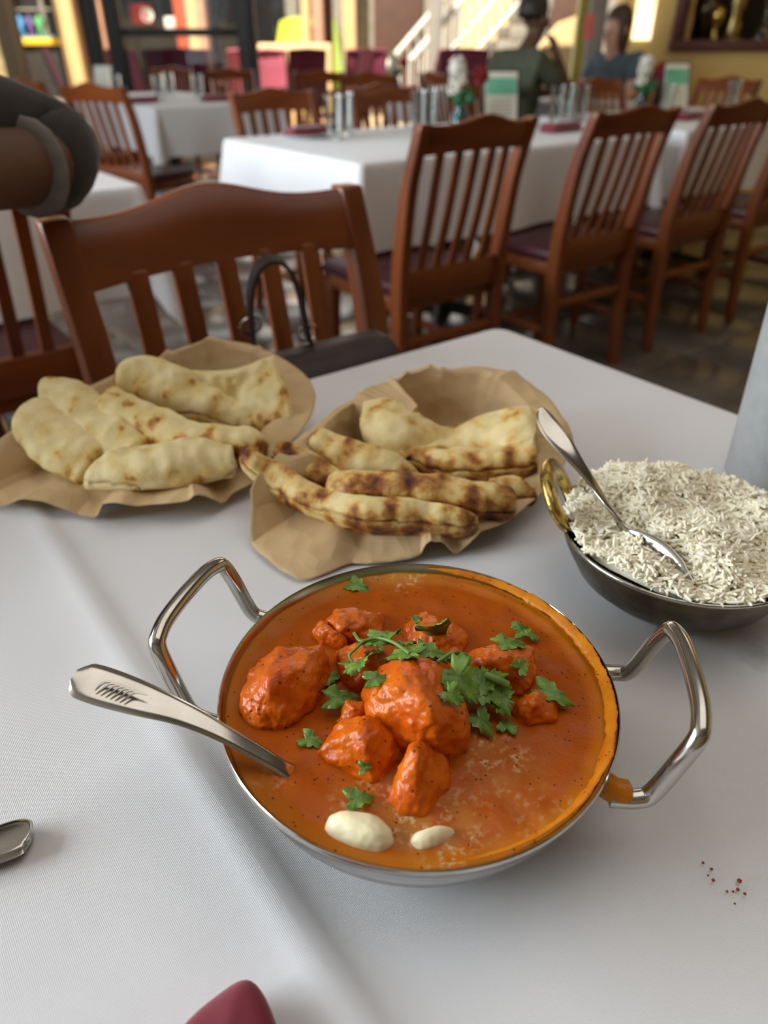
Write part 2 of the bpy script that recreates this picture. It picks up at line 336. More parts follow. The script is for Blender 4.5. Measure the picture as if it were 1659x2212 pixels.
# ------------------------------------------------------------------ setting: floor, walls, ceiling, windows
fl = struct(obj('floor', MB().box((1.0, 2.8, -.03), (11.6, 12.4, .04)), M['grout']))
tm = MB().box((0, 0, -.006), (.594, .594, .012)).mesh('tile', bevel=.003); tm.materials.append(M['tile'])
for i in range(-6, 11):
    for j in range(-3, 14):
        q = uv(i * .6, j * .6, 0)
        if -4.4 < q.x < 6.4 and -2.9 < q.y < 8.6:
            obj('tile', tm, None, fl, q, TH)
struct(obj('ceiling', MB().box((.2, 2.6, 3.3), (13.6, 12.6, .12)), M['ceiling']))  # unseen overhang past the left wall, added to keep sun out of its openings
struct(obj('wall_back', MB().box((1.0, -3.3, 1.62), (11.6, .15, 3.24)), M['warm_wall']))
struct(obj('wall_right', MB().box((5.6, 1.6, 1.62), (.15, 9.8, 3.24)), M['yellow_wall']))
# left wall: sill, lintel and posts around the tall openings the daylight comes through
wl = MB().box((-3.8, 2.8, .25), (.15, 12.1, .5)).box((-3.8, 2.8, 3.05), (.15, 12.1, .4))
for yy in (-3.2, -.2, 2.8, 5.8, 8.7): wl.box((-3.8, yy, 1.6), (.15, .22, 2.5))
struct(obj('wall_left', wl, M['warm_wall']))
YW = 6.75
wx0 = atY(1340, 60, YW).x
# far yellow wall with a niche opening: built as four slabs around the opening
nx0 = atY(1470, 60, YW).x; nx1 = nx0 + 1.9; nz0 = atY(1500, 92, YW).z; nz1 = nz0 + 1.25
wr = MB().box(((wx0 + nx0) / 2, YW + .1, 1.62), (nx0 - wx0, .2, 3.24)).box(((nx1 + 5.6) / 2, YW + .1, 1.62), (5.6 - nx1, .2, 3.24))
wr.box(((nx0 + nx1) / 2, YW + .1, nz0 / 2), (nx1 - nx0, .2, nz0)).box(((nx0 + nx1) / 2, YW + .1, (nz1 + 3.24) / 2), (nx1 - nx0, .2, 3.24 - nz1))
struct(obj('wall_far', wr, M['yellow_wall']))
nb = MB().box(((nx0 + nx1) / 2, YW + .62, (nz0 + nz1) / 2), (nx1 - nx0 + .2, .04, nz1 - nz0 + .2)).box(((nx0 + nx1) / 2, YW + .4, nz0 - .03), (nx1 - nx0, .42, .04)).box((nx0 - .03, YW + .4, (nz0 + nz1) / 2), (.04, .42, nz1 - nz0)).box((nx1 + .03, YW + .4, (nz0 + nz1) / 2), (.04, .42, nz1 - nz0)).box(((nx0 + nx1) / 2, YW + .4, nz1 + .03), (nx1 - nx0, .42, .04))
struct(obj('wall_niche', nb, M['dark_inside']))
tr = thing('trim_1', 'x', 'x'); del tr['label']; del tr['category']; tr['kind'] = 'structure'
for c, d in (((nx0 + nx1) / 2, nz0 - .02), ((nx0 + nx1) / 2, nz1 + .02)):
    obj('frame_rail', MB().box((c, YW - .025, d), (nx1 - nx0 + .14, .06, .075)).mesh('frame_rail', bevel=.01), M['plum_frame'], tr)
for c in (nx0 - .03, nx1 + .03):
    obj('frame_post', MB().box((c, YW - .02, (nz0 + nz1) / 2), (.07, .05, nz1 - nz0 - .04)).mesh('frame_post', bevel=.01), M['plum_frame'], tr)
# glazed front: black posts, a rail and panes
YG = 8.85
gl = bpy.data.objects.new('window_1', None); COL.objects.link(gl); gl['kind'] = 'structure'
def gx(px, y=80): return atY(px, y, YG).x
posts = [(gx(208), .10), (gx(251), .16), (gx(534), .19), (gx(1284), .17)]
for x, wd in posts: obj('post', MB().box((x, YG, 1.6), (wd, .12, 3.2)).mesh('post', bevel=.008), M['blackmetal'] if x < 1 else M['greypaint'], gl)
zr = atY(390, 70, YG).z
obj('rail', MB().box(((posts[1][0] + posts[2][0]) / 2, YG, zr), (posts[2][0] - posts[1][0] - .17, .06, .07)).mesh('rail', bevel=.01), M['blackmetal'], gl)
obj('bottom_rail', MB().box((gx(60) - .6, YG, .28), (2.6, .08, .10)).mesh('bottom_rail', bevel=.01), M['blackmetal'], gl)
for a, b in ((posts[1][0] + .085, posts[2][0] - .1), (gx(-120), posts[0][0] - .055)):
    obj('pane', MB().box(((a + b) / 2, YG, 1.6), (b - a, .008, 3.1)), M['window'], gl)
yp = struct(obj('trim_2', MB().box((atY(1252, 80, 8.0).x, 8.0, 1.6), (.09, .10, 3.2)).mesh('trim_2', bevel=.01), M['olive']))

# ------------------------------------------------------------------ tables and their cloths
def table(label, u0, u1, v0, v1, zt, group='cloth-covered dining tables'):
    t = thing('dining_table', label, 'table', uv((u0 + u1) / 2, (v0 + v1) / 2), TH)
    W, D = u1 - u0 - .02, v1 - v0 - .02
    obj('tabletop', MB().box((0, 0, zt - .022), (W, D, .03)).mesh('tabletop', bevel=.006), M['wood'], t)
    obj('pedestal', MB().lathe([(.05, .03), (.04, .06), (.035, .12), (.035, zt - .06), (.06, zt - .038)], 20), M['blackmetal'], t)
    for k in range(4):
        a = k * math.pi / 2 + math.pi / 4
        d = Vector((math.cos(a), math.sin(a), 0))
        obj('foot', MB().tube([d * .03 + Vector((0, 0, .075)), d * .18 + Vector((0, 0, .05)), d * .33 + Vector((0, 0, .022))], [.03, .025, .02], 10), M['blackmetal'], t)
    return t
def cloth(label, u0, u1, v0, v1, zt, drop, seed, m, top=None, group='white tablecloths', flare=.06):
    rnd = random.Random(seed); W, D = u1 - u0, v1 - v0; mb = MB()
    per = []; rc = .018; st = .025
    def seg(a, b, n):
        L_ = (b - a).length; k = max(2, int(L_ / st))
        for i in range(k): per.append((a.lerp(b, i / k), n, 0.0))
    cs = [(-W / 2, -D / 2), (W / 2, -D / 2), (W / 2, D / 2), (-W / 2, D / 2)]
    ns = [Vector((0, -1, 0)), Vector((1, 0, 0)), Vector((0, 1, 0)), Vector((-1, 0, 0))]
    for k in range(4):
        a = Vector((*cs[k], 0)); b = Vector((*cs[(k + 1) % 4], 0)); d = (b - a).normalized(); n = ns[k]
        seg(a + d * rc - n * 0, b - d * rc, n)
        n2 = ns[(k + 1) % 4]; cc = b - d * rc - n * rc
        for i in range(6):
            g = i / 6 * math.pi / 2; nn = n * math.cos(g) + n2 * math.sin(g); per.append((cc + nn * rc, nn, math.sin(2 * g)))
    ph = [rnd.uniform(0, 6) for _ in range(4)]; m_ = len(per); rings = []
    lens = 0
    S = [0, .004, .010, .02] + [.02 + (drop - .02) * (i + 1) / 9 for i in range(9)]
    for s in S:
        ring = []
        for i, (q, n, cf) in enumerate(per):
            l = i * st; f = min(1, s / drop)
            wv = (.5 * math.sin(l * 9 + ph[0]) + .35 * math.sin(l * 17 + ph[1]) + .3 * math.sin(l * 5 + ph[2])) * .022 * f ** 1.2
            ss = s * (1 + .38 * cf * f)
            out = min(s, .012) * .8 + wv * (1 - cf) + (flare * cf + .012) * f
            e = min(1, s / .010); z = zt - (ss if s > .012 else s * s / .02)
            ring.append(q + n * out + Vector((0, 0, z)))
        rings.append(ring)
    nr = len(rings); vs = [q for r in rings for q in r]; fs = []
    for i in range(nr - 1):
        for j in range(m_): fs.append((i * m_ + j, i * m_ + (j + 1) % m_, (i + 1) * m_ + (j + 1) % m_, (i + 1) * m_ + j))
    mb.add(vs, fs)
    # the top: an inner sheet that meets the rim
    if top is None: mb.f.append(tuple(range(m_)))
    else:
        nx, ny = 150, 110; w2, d2 = W - 2 * rc, D - 2 * rc; base = len(mb.v)
        for j in range(ny + 1):
            for i in range(nx + 1):
                x = -w2 / 2 + w2 * i / nx; y = -d2 / 2 + d2 * j / ny; mb.v.append((x, y, zt + top(x + (u0 + u1) / 2, y + (v0 + v1) / 2)))
        for j in range(ny):
            for i in range(nx): a = base + j * (nx + 1) + i; mb.f.append((a, a + 1, a + nx + 2, a + nx + 1))
        # narrow border strip
        b2 = len(mb.v); ring = [q for q, n, cf in per]
        inner = [Vector((max(-w2 / 2, min(w2 / 2, q.x)), max(-d2 / 2, min(d2 / 2, q.y)), zt)) for q in ring]
        mb.v += [tuple(q) for q in inner]
        for j in range(m_): mb.f.append((j, (j + 1) % m_, b2 + (j + 1) % m_, b2 + j))
    me = mb.mesh('tablecloth'); o = obj('tablecloth', me, m, None, uv((u0 + u1) / 2, (v0 + v1) / 2), TH)
    return tag(o, label, 'tablecloth', None)
T1 = (-.55, .680, -.12, .648)
def creases(u, v):
    d = u - .0655; eg = max(0, min(1, min(u - T1[0], T1[1] - u, v - T1[2], T1[3] - v) / .05 - .36))
    h = .0052 * (math.exp(-abs(d) / .012) if d < 0 else math.exp(-d / .006))
    d2 = v - .265
    h += .0006 * math.exp(-abs(d2) / .012)
    d3 = (u - .60) ; h += .0007 * math.exp(-abs(d3) / .006)
    h += .0011 * noise.noise(Vector((u * 7, v * 7, 1.3))) + .0005 * noise.noise(Vector((u * 21, v * 21, 4.3)))
    if u < .055: h += .0016 * max(0, math.sin((u * .55 + v) * 26)) * max(0, noise.noise(Vector((u * 3, v * 3, 8.1))) + .25)
    return h * eg
table('near dining table hidden under the white cloth with the curry', *T1, .747)
shade_w = at(1640, 1410, .75); so = uv((T1[0] + T1[1]) / 2, (T1[2] + T1[3]) / 2)
dl = shade_w - so; shade_l = (dl.x * CU + dl.y * SU, -dl.x * SU + dl.y * CU, .75)
M['cloth1'] = cloth_mat('near_white_tablecloth', shade_l)
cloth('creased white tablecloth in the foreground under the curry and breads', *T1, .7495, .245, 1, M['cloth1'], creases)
BT = [((1.40, 2.93, 1.98, 2.90), 'white-clothed table behind the near chair, laid with glasses and red napkin', 'white tablecloth hanging in a bright corner behind the near chair', 11),
      ((3.12, 4.5, 1.98, 2.90), 'white-clothed table farther right in the long row, with menu stand', 'white tablecloth on the right end of the long row of tables', 12),
      ((1.85, 2.75, 4.75, 6.55), 'white-clothed table at far left near the black window posts', 'white tablecloth with pointed hanging corner at far left', 13),
      ((-.62, .70, 1.98, 2.9), 'white-clothed table at the left edge seen through chair slats', 'white tablecloth seen through the chair slats at left', 14),
      ((4.62, 5.38, 5.26, 6.0), 'white-clothed table in the middle distance with red napkins', 'white tablecloth in the middle distance before the glass front', 15),
      ((4.12, 4.74, 3.46, 4.08), 'white-clothed table where the two diners sit', 'white tablecloth on the table of the two diners', 16)]
for (a, tl, cl, sd) in BT:
    table(tl, *a, .762); cloth(cl, *a, .765, .27, sd, M['cloth'], None, flare=.07)

# ------------------------------------------------------------------ wooden slat-back chairs
def chair_parts():
    P = {}
    for s in (-1, 1):
        ys = [(-.210, 0), (-.192, .20), (-.185, .42), (-.196, .58), (-.222, .74), (-.250, .83), (-.276, .903)]
        pts = curve([(s * .197, y, z) for y, z in ys], 22)
        wy = [.032 + .016 * math.sin(math.pi * min(1, max(0, q.z / .9))) for q in pts]
        P[('rear_post', s)] = (MB().rects(pts, .034, wy).mesh('rear_post', bevel=.004), 'wood')
        P[('front_leg', s)] = (MB().rects([(s * .188, .192, 0), (s * .186, .19, .2), (s * .184, .188, .41)], [.026, .032, .038], [.026, .032, .038]).mesh('front_leg', bevel=.004), 'wood')
        P[('side_stretcher', s)] = (MB().box((s * .19, 0, .20), (.018, .37, .028)).mesh('side_stretcher', bevel=.004), 'wood')
    yb = lambda z: -.185 - .091 * max(0, (z - .45) / .453) ** 1.75
    rings = []
    n = 28
    for i in range(n + 1):
        x = -.181 + .362 * i / n; bow = -.022 * (1 - (x / .181) ** 2)
        zt = .893 + .026 * math.exp(-(x / .085) ** 2) + .006 * (abs(x) / .181) ** 3; zb = .826 + .006 * (1 - (x / .181) ** 2)
        ring = []
        for z, dy in ((zb, -.011), (zb, .011), ((zb + zt) / 2, .012), (zt - .004, .010), (zt, .004), (zt, -.004), (zt - .004, -.010), ((zb + zt) / 2, -.012)):
            ring.append(Vector((x, yb(z) + bow + dy, z)))
        rings.append(ring)
    P[('crest_rail', 0)] = (MB().sweep(rings).mesh('crest_rail'), 'wood_crest')
    for k in range(5):
        x = (k - 2) * .0605; bow = -.022 * (1 - (x / .181) ** 2)
        pts = []
        for i in range(14):
            z = .50 + .338 * i / 13; pts.append((x, yb(z) + bow * ((z - .5) / .3) - .012 * math.sin(math.pi * (z - .5) / .3) + .004, z))
        P[('slat', k)] = (MB().rects(pts, .027, .011).mesh('slat', bevel=.002), 'wood')
    P[('lower_rail', 0)] = (MB().box((0, -.187, .475), (.362, .022, .085)).mesh('lower_rail', bevel=.004), 'wood_crest')
    P[('seat_frame', 0)] = (MB().box((0, .005, .418), (.405, .375, .045)).mesh('seat_frame', bevel=.006), 'wood_crest')
    P[('seat_cushion', 0)] = (MB().box((0, .012, .461), (.425, .385, .045)).mesh('seat_cushion', bevel=.016, bseg=3), 'vinyl')
    P[('cross_stretcher', 0)] = (MB().box((0, .02, .20), (.365, .020, .026)).mesh('cross_stretcher', bevel=.004), 'wood_crest')
    P[('rear_stretcher', 0)] = (MB().box((0, -.192, .30), (.362, .018, .028)).mesh('rear_stretcher', bevel=.004), 'wood_crest')
    return P
CP_ = chair_parts(); CH0 = None
def chair(label, u, v, rz, group='slat-back wooden chairs', scale=1.0):
    """u, v: the seat centre; rz: heading of the seat front (0 = +v)"""
    global CH0
    loc = uv(u, v)
    if CH0 is None:
        CH0 = thing('dining_chair', label, 'chair', loc, TH + rz, group)
        for (n, k), (me, mm) in CP_.items(): obj(n, me, M[mm], CH0)
        return CH0
    c = dup(CH0, loc, TH + rz, label, group); return c
PI = math.pi
def wu(x, y): return (x * CU + y * SU, -x * SU + y * CU)
chair('nearest slat-back chair across the table with a brown handbag on its seat', .408, .615, PI)
chair('slat-back chair at the left edge behind the arm, its back to us', .19, 1.80, 0)
chair('slat-back chair with its back to us, leftmost of the row by the long table', 1.50, 1.84, 0)
chair('slat-back chair with its back to us, second of the row by the long table', 2.18, 1.84, 0)
chair('slat-back chair with its back to us, third of the row by the long table', 2.80, 1.84, 0)
chair('slat-back chair cut by the right edge, last of the row by the long table', 3.42, 1.84, 0)
chair('dark chair across the long table behind the red napkin', 1.80, 2.93, PI)
chair('dark chair across the long table behind the white flowers', 2.50, 3.05, PI)
chair('dark chair across the long table between menu stand and glasses', 3.22, 3.05, PI)
chair('dark chair across the long table in front of the seated woman', 4.12, 3.0, PI)
chair('orange-brown chair at the right end of the long tables below the wall niche', 4.62, 2.88, PI / 2)
chair('slat-back chair drawn up to the far left table, nearer of two', 1.60, 4.42, R(-62))
chair('slat-back chair drawn up to the far left table, farther of two', 1.56, 5.35, R(-80))
chair('orange chair in the distance left of the pale pink patio chair', *wu(-.58, 7.2), -.5)
chair('orange chair in the distance right of the pale pink patio chair', *wu(-.13, 6.55), -.6)
chair('sun-bleached chair beside the black window post', *wu(-1.42, 7.9), -.6)
chair('sun-bleached chair at the far end of the far left table', *wu(-2.15, 8.0), 2.3)
chair('orange chair in the distance between the two diners', *wu(1.50, 7.55), -PI / 2)
chair('wooden chair the man in the olive shirt sits on', 3.80, 3.66, -PI / 2)
chair('wooden chair the woman in the blue-grey shirt sits on', 5.02, 3.84, PI / 2)
chair('sunlit orange chair in the distance behind the white flowers', *wu(.62, 6.7), R(-100))
chair('wooden chair beside the near table where the left arm comes from', -.10, .82, PI)

# ------------------------------------------------------------------ the steel karahi with the curry
kr = thing('karahi', 'round steel karahi with two wire handles, full of orange curry', 'pan', (KC.x, KC.y, .750))
prof = [(.0, .0025), (.045, .0025), (.062, .0075), (.076, .018), (.0855, .032), (.0905, .046), (.0925, .0535), (.0938, .0550), (.0945, .0542), (.0945, .0520), (.0935, .0505), (.0915, .044), (.0865, .030), (.077, .0165), (.063, .0055), (.046, .0), (.0, .0)]
obj('bowl', MB().lathe(prof[1:-1], 128).mesh('bowl', angle=60), M['steel'], kr)
def handle(ax, sg):
    d = Vector((math.cos(ax), math.sin(ax), 0)); n = Vector((-d.y, d.x, 0))
    K = [(.0885, .038, .037), (.100, .0375, .038), (.1065, .036, .0425), (.114, .0345, .064), (.118, .0325, .0745), (.1195, .028, .0775), (.121, .018, .0790), (.1215, 0, .0795), (.121, -.018, .0790), (.1195, -.028, .0775), (.118, -.0325, .0745), (.114, -.0345, .064), (.1065, -.036, .0425), (.100, -.0375, .038), (.0885, -.038, .037)]
    obj('handle', MB().tube(curve([d * r + n * w_ + Vector((0, 0, z)) for r, w_, z in K], 90), .0042, 14), M['steel'], kr)
handle(R(-8.5), 1); handle(R(163), -1)
# sauce
RI = .0918
def sauce_h(x, y):
    r = math.hypot(x, y); h = .0006 * noise.noise(Vector((x * 40, y * 40, .2))) + .0007 * noise.noise(Vector((x * 95, y * 95, 3.2)))
    return h + (.0016 * max(0, (r - .082) / .01) if r > .082 else 0)
rings = []; NS = 160
vs = [(0, 0, sauce_h(0, 0))]; fs = []
NR = 60
for i in range(1, NR + 1):
    r = RI * i / NR
    for k in range(NS):
        a = 2 * PI * k / NS; x, y = r * math.cos(a), r * math.sin(a); vs.append((x, y, sauce_h(x, y)))
for k in range(NS): fs.append((0, 1 + k, 1 + (k + 1) % NS))
for i in range(NR - 1):
    for k in range(NS):
        a = 1 + i * NS + k; b = 1 + i * NS + (k + 1) % NS; fs.append((a, a + NS, b + NS, b))
# underside following the bowl so the sauce is a body
o0 = len(vs)
for j, (r, z) in enumerate([(.0895, -.006), (.0835, -.021), (.075, -.0325), (.061, -.0425), (.044, -.0445)]):
    for k in range(NS): a = 2 * PI * k / NS; vs.append((r * math.cos(a), r * math.sin(a), z))
last = 1 + (NR - 1) * NS
for k in range(NS): fs.append((last + k, o0 + k, o0 + (k + 1) % NS, last + (k + 1) % NS))
for j in range(4):
    for k in range(NS): a = o0 + j * NS + k; b = o0 + j * NS + (k + 1) % NS; fs.append((a, a + NS, b + NS, b))
fs.append(tuple(o0 + 4 * NS + k for k in range(NS)))
sc_m = MB().add(vs, fs).mesh('curry_sauce', angle=180)
sauce = obj('curry_sauce', sc_m, M['sauce'], None, (KC.x, KC.y, SZ)); tag(sauce, 'orange tomato-butter curry sauce filling the steel karahi', 'curry')
# sauce dried along the right-hand rim, and where it ran onto the handle foot
rings = []
for i in range(320):
    a = R(84) + (R(-88) - R(84)) * i / 319; f = math.sin(PI * i / 319) ** .5
    nn = .62 + .30 * noise.noise(Vector((i * .06, 2.1, 0))) + .16 * noise.noise(Vector((i * .22, 7.1, 0))) + .10 * noise.noise(Vector((i * .7, 7.1, 0)))
    ring = []
    for k in range(10):
        g = 2 * PI * k / 10
        rc_ = .0905 + (.0040 if math.cos(g) > 0 else .0052) * f * nn * math.cos(g) * .85
        ring.append(Vector((rc_ * math.cos(a), rc_ * math.sin(a), .0040 + .0030 * (rc_ - .088) / .004 + .0014 * f * nn * math.sin(g))))
    rings.append(ring)
obj('sauce_smear', MB().sweep(rings).mesh('sauce_smear', angle=180), M['smear'], sauce)
q = at(1318, 1702, .790) - Vector((KC.x, KC.y, SZ))
obj('sauce_drip', MB().tube(curve([q + Vector((-.006, .004, .004)), q, q + Vector((.0045, -.0015, -.0004)), q + Vector((.009, -.002, .0002))], 16), [.002, .004, .0052, .0056, .0058, .0058, .0058, .0056, .0056, .0056, .0055, .0054, .0053, .0052, .005, .003], 12), M['smear'], sauce)

def lump(pts, name, label, cat, m, amp=.0012, group=None, sub=3, smooth=2, seed=0.0, bottom=True, grow=1.10):
    """a rounded chunk: convex hull of (px, py, height above the sauce), subdivided, softened and roughened"""
    P = [at(x, y, SZ + h) for x, y, h in pts]
    c = sum(P, Vector()) / len(P)
    P = [c + (q - c) * grow for q in P]
    if bottom:
        P += [Vector((c.x + (q.x - c.x) * .9, c.y + (q.y - c.y) * .9, SZ - .010)) for q in P]
    base = Vector((c.x, c.y, SZ - .009))
    bm = bmesh.new()
    for q in P: bm.verts.new(q - base)
    r = bmesh.ops.convex_hull(bm, input=bm.verts)
    junk = [e for e in r['geom_interior'] if isinstance(e, bmesh.types.BMVert)] + [e for e in r['geom_unused'] if isinstance(e, bmesh.types.BMVert)]
    if junk: bmesh.ops.delete(bm, geom=list(set(junk)), context='VERTS')
    for k in range(sub):
        bmesh.ops.subdivide_edges(bm, edges=bm.edges, cuts=1, use_grid_fill=True)
        bmesh.ops.triangulate(bm, faces=bm.faces)
        for _ in range(smooth if k else 0): bmesh.ops.smooth_vert(bm, verts=bm.verts, factor=.5, use_axis_x=True, use_axis_y=True, use_axis_z=True)
    bm.normal_update()
    for v_ in bm.verts:
        q = v_.co
        d = amp * (1.5 * nz(q, 70, seed) + 1.1 * nz(q, 190, seed + 3) + .6 * nz(q, 420, seed + 5))
        v_.co = q + v_.normal * d
    for f in bm.faces: f.smooth = True
    me = bpy.data.meshes.new(name); bm.to_mesh(me); bm.free()
    return tag(obj(name, me, m, None, base), label, cat, group)
CK = [('big chicken chunk at the left side of the curry', [(520, 1520, .002), (540, 1440, .010), (600, 1395, .016), (690, 1395, .012), (705, 1440, .008), (690, 1500, .006), (620, 1565, .003), (560, 1560, .004), (590, 1470, .021), (650, 1440, .021), (560, 1500, .015)]),
      ('largest chicken chunk in the centre, coated orange, ridged top', [(785, 1490, .012), (830, 1430, .024), (900, 1412, .026), (960, 1440, .024), (1005, 1530, .016), (1008, 1590, .010), (940, 1622, .008), (870, 1600, .010), (810, 1545, .014), (900, 1480, .032), (930, 1540, .028), (850, 1490, .027)]),
      ('pyramid-shaped chicken chunk below the centre piece', [(685, 1620, .003), (735, 1560, .010), (800, 1548, .016), (880, 1580, .004), (865, 1640, .002), (805, 1685, .002), (740, 1645, .005), (780, 1575, .020), (800, 1610, .015)]),
      ('wedge of chicken sinking in the sauce nearest the butter', [(845, 1720, .001), (880, 1625, .012), (905, 1603, .016), (960, 1620, .003), (970, 1690, .001), (920, 1760, 0), (870, 1760, 0), (900, 1640, .018)]),
      ('small chicken piece left of the centre chunk', [(722, 1550, .003), (745, 1512, .010), (800, 1518, .008), (808, 1555, .003), (750, 1580, .003), (765, 1530, .012)]),
      ('flat chicken strip at the upper left of the curry', [(705, 1335, .006), (725, 1312, .010), (830, 1320, .003), (825, 1370, .002), (770, 1380, .004), (735, 1350, .012), (790, 1335, .010)]),
      ('thin chicken shard left of the coriander', [(672, 1360, .004), (690, 1340, .008), (745, 1362, .006), (750, 1392, .003), (700, 1380, .004), (705, 1355, .010)]),
      ('chicken piece half hidden under the coriander leaves', [(722, 1400, .006), (770, 1382, .012), (830, 1400, .010), (830, 1460, .006), (770, 1485, .003), (740, 1450, .006), (790, 1420, .016)]),
      ('square chicken chunk on the right with two herb flecks', [(1000, 1430, .006), (1030, 1398, .012), (1095, 1385, .012), (1150, 1395, .009), (1155, 1440, .008), (1140, 1490, .003), (1060, 1490, .003), (1010, 1460, .005), (1060, 1420, .018), (1120, 1415, .016)]),
      ('small round chicken piece at the right of the curry', [(1110, 1530, .003), (1130, 1498, .009), (1175, 1490, .008), (1212, 1510, .003), (1200, 1555, .002), (1140, 1560, .003), (1150, 1515, .013)]),
      ('sauce-covered chicken piece at the back of the curry', [(870, 1345, .002), (920, 1322, .006), (985, 1340, .005), (1012, 1375, .002), (990, 1415, .002), (900, 1410, .003), (940, 1350, .010), (970, 1380, .008)])]
for i, (lb, pts) in enumerate(CK): lump(pts, 'chicken_piece', lb, 'chicken', M['chicken'], .0012, 'chicken pieces in the curry', 4, 1, i * 1.7)
lump([(695, 1790, .002), (705, 1755, .005), (740, 1738, .0065), (815, 1752, .0065), (850, 1785, .005), (852, 1820, .002), (820, 1842, .002), (745, 1822, .002), (770, 1775, .0085), (800, 1795, .008)], 'butter_pat', 'larger pale butter pat melting near the front rim', 'butter', M['butter'], .0003, 'butter pats in the curry', 4, 5, 2.2)
lump([(880, 1815, .001), (895, 1790, .004), (940, 1777, .005), (985, 1780, .002), (985, 1800, .001), (940, 1830, .001), (900, 1835, .001), (930, 1798, .006)], 'butter_pat', 'smaller butter pat melting right of the larger one', 'butter', M['butter'], .0003, 'butter pats in the curry', 4, 5, 5.2)

# coriander: lobed leaves with thickness and bits of stalk
def leaf(px, py, h, size, rot, tilt, label, lobes=5, elong=1.0, curl=.35, seed=0, mname='leaf'):
    rnd = random.Random(seed); base = at(px, py, SZ + h); n = 72; size = size * 1.02; vs = []; fs = []
    out = []
    for k in range(n):
        a = 2 * PI * k / n - PI
        r = .78 + .17 * math.cos(a * 3) + .08 * math.cos(a * 9 + seed) + (.09 if lobes > 3 else .04) * math.cos(a * 17 + seed)
        if abs(a) > 2.4: r *= 1 - .6 * (abs(a) - 2.4) / .74
        out.append(Vector((r * math.cos(a) * elong, r * math.sin(a), 0)) * size)
    def bend(q):
        x, y = q.x / size, q.y / size
        return Vector((q.x, q.y, size * (curl * (.5 * y * y - .35 * x * x) + .10 * math.sin(x * 5 + seed) * abs(y) + .05 * math.cos(9 * y + seed))))
    mid = [q * .5 for q in out]; T = .00035
    for zz in (T, -T):
        vs.append(bend(Vector((0, 0, 0))) + Vector((0, 0, zz)))
        vs += [bend(q) + Vector((0, 0, zz)) for q in mid] + [bend(q) + Vector((0, 0, zz)) for q in out]
    o2 = 2 * n + 1
    for k in range(n):
        k2 = (k + 1) % n
        fs += [(0, 1 + k, 1 + k2), (1 + k, 1 + n + k, 1 + n + k2, 1 + k2), (o2, o2 + 1 + k2, o2 + 1 + k), (o2 + 1 + k, o2 + 1 + k2, o2 + 1 + n + k2, o2 + 1 + n + k), (1 + n + k, o2 + 1 + n + k, o2 + 1 + n + k2, 1 + n + k2)]
    o = obj('coriander_leaf', MB().add(vs, fs).mesh('coriander_leaf', angle=80), M[mname], None, base)
    o.rotation_euler = (tilt[0], tilt[1], rot); return tag(o, label, 'herb', 'chopped coriander on the curry')
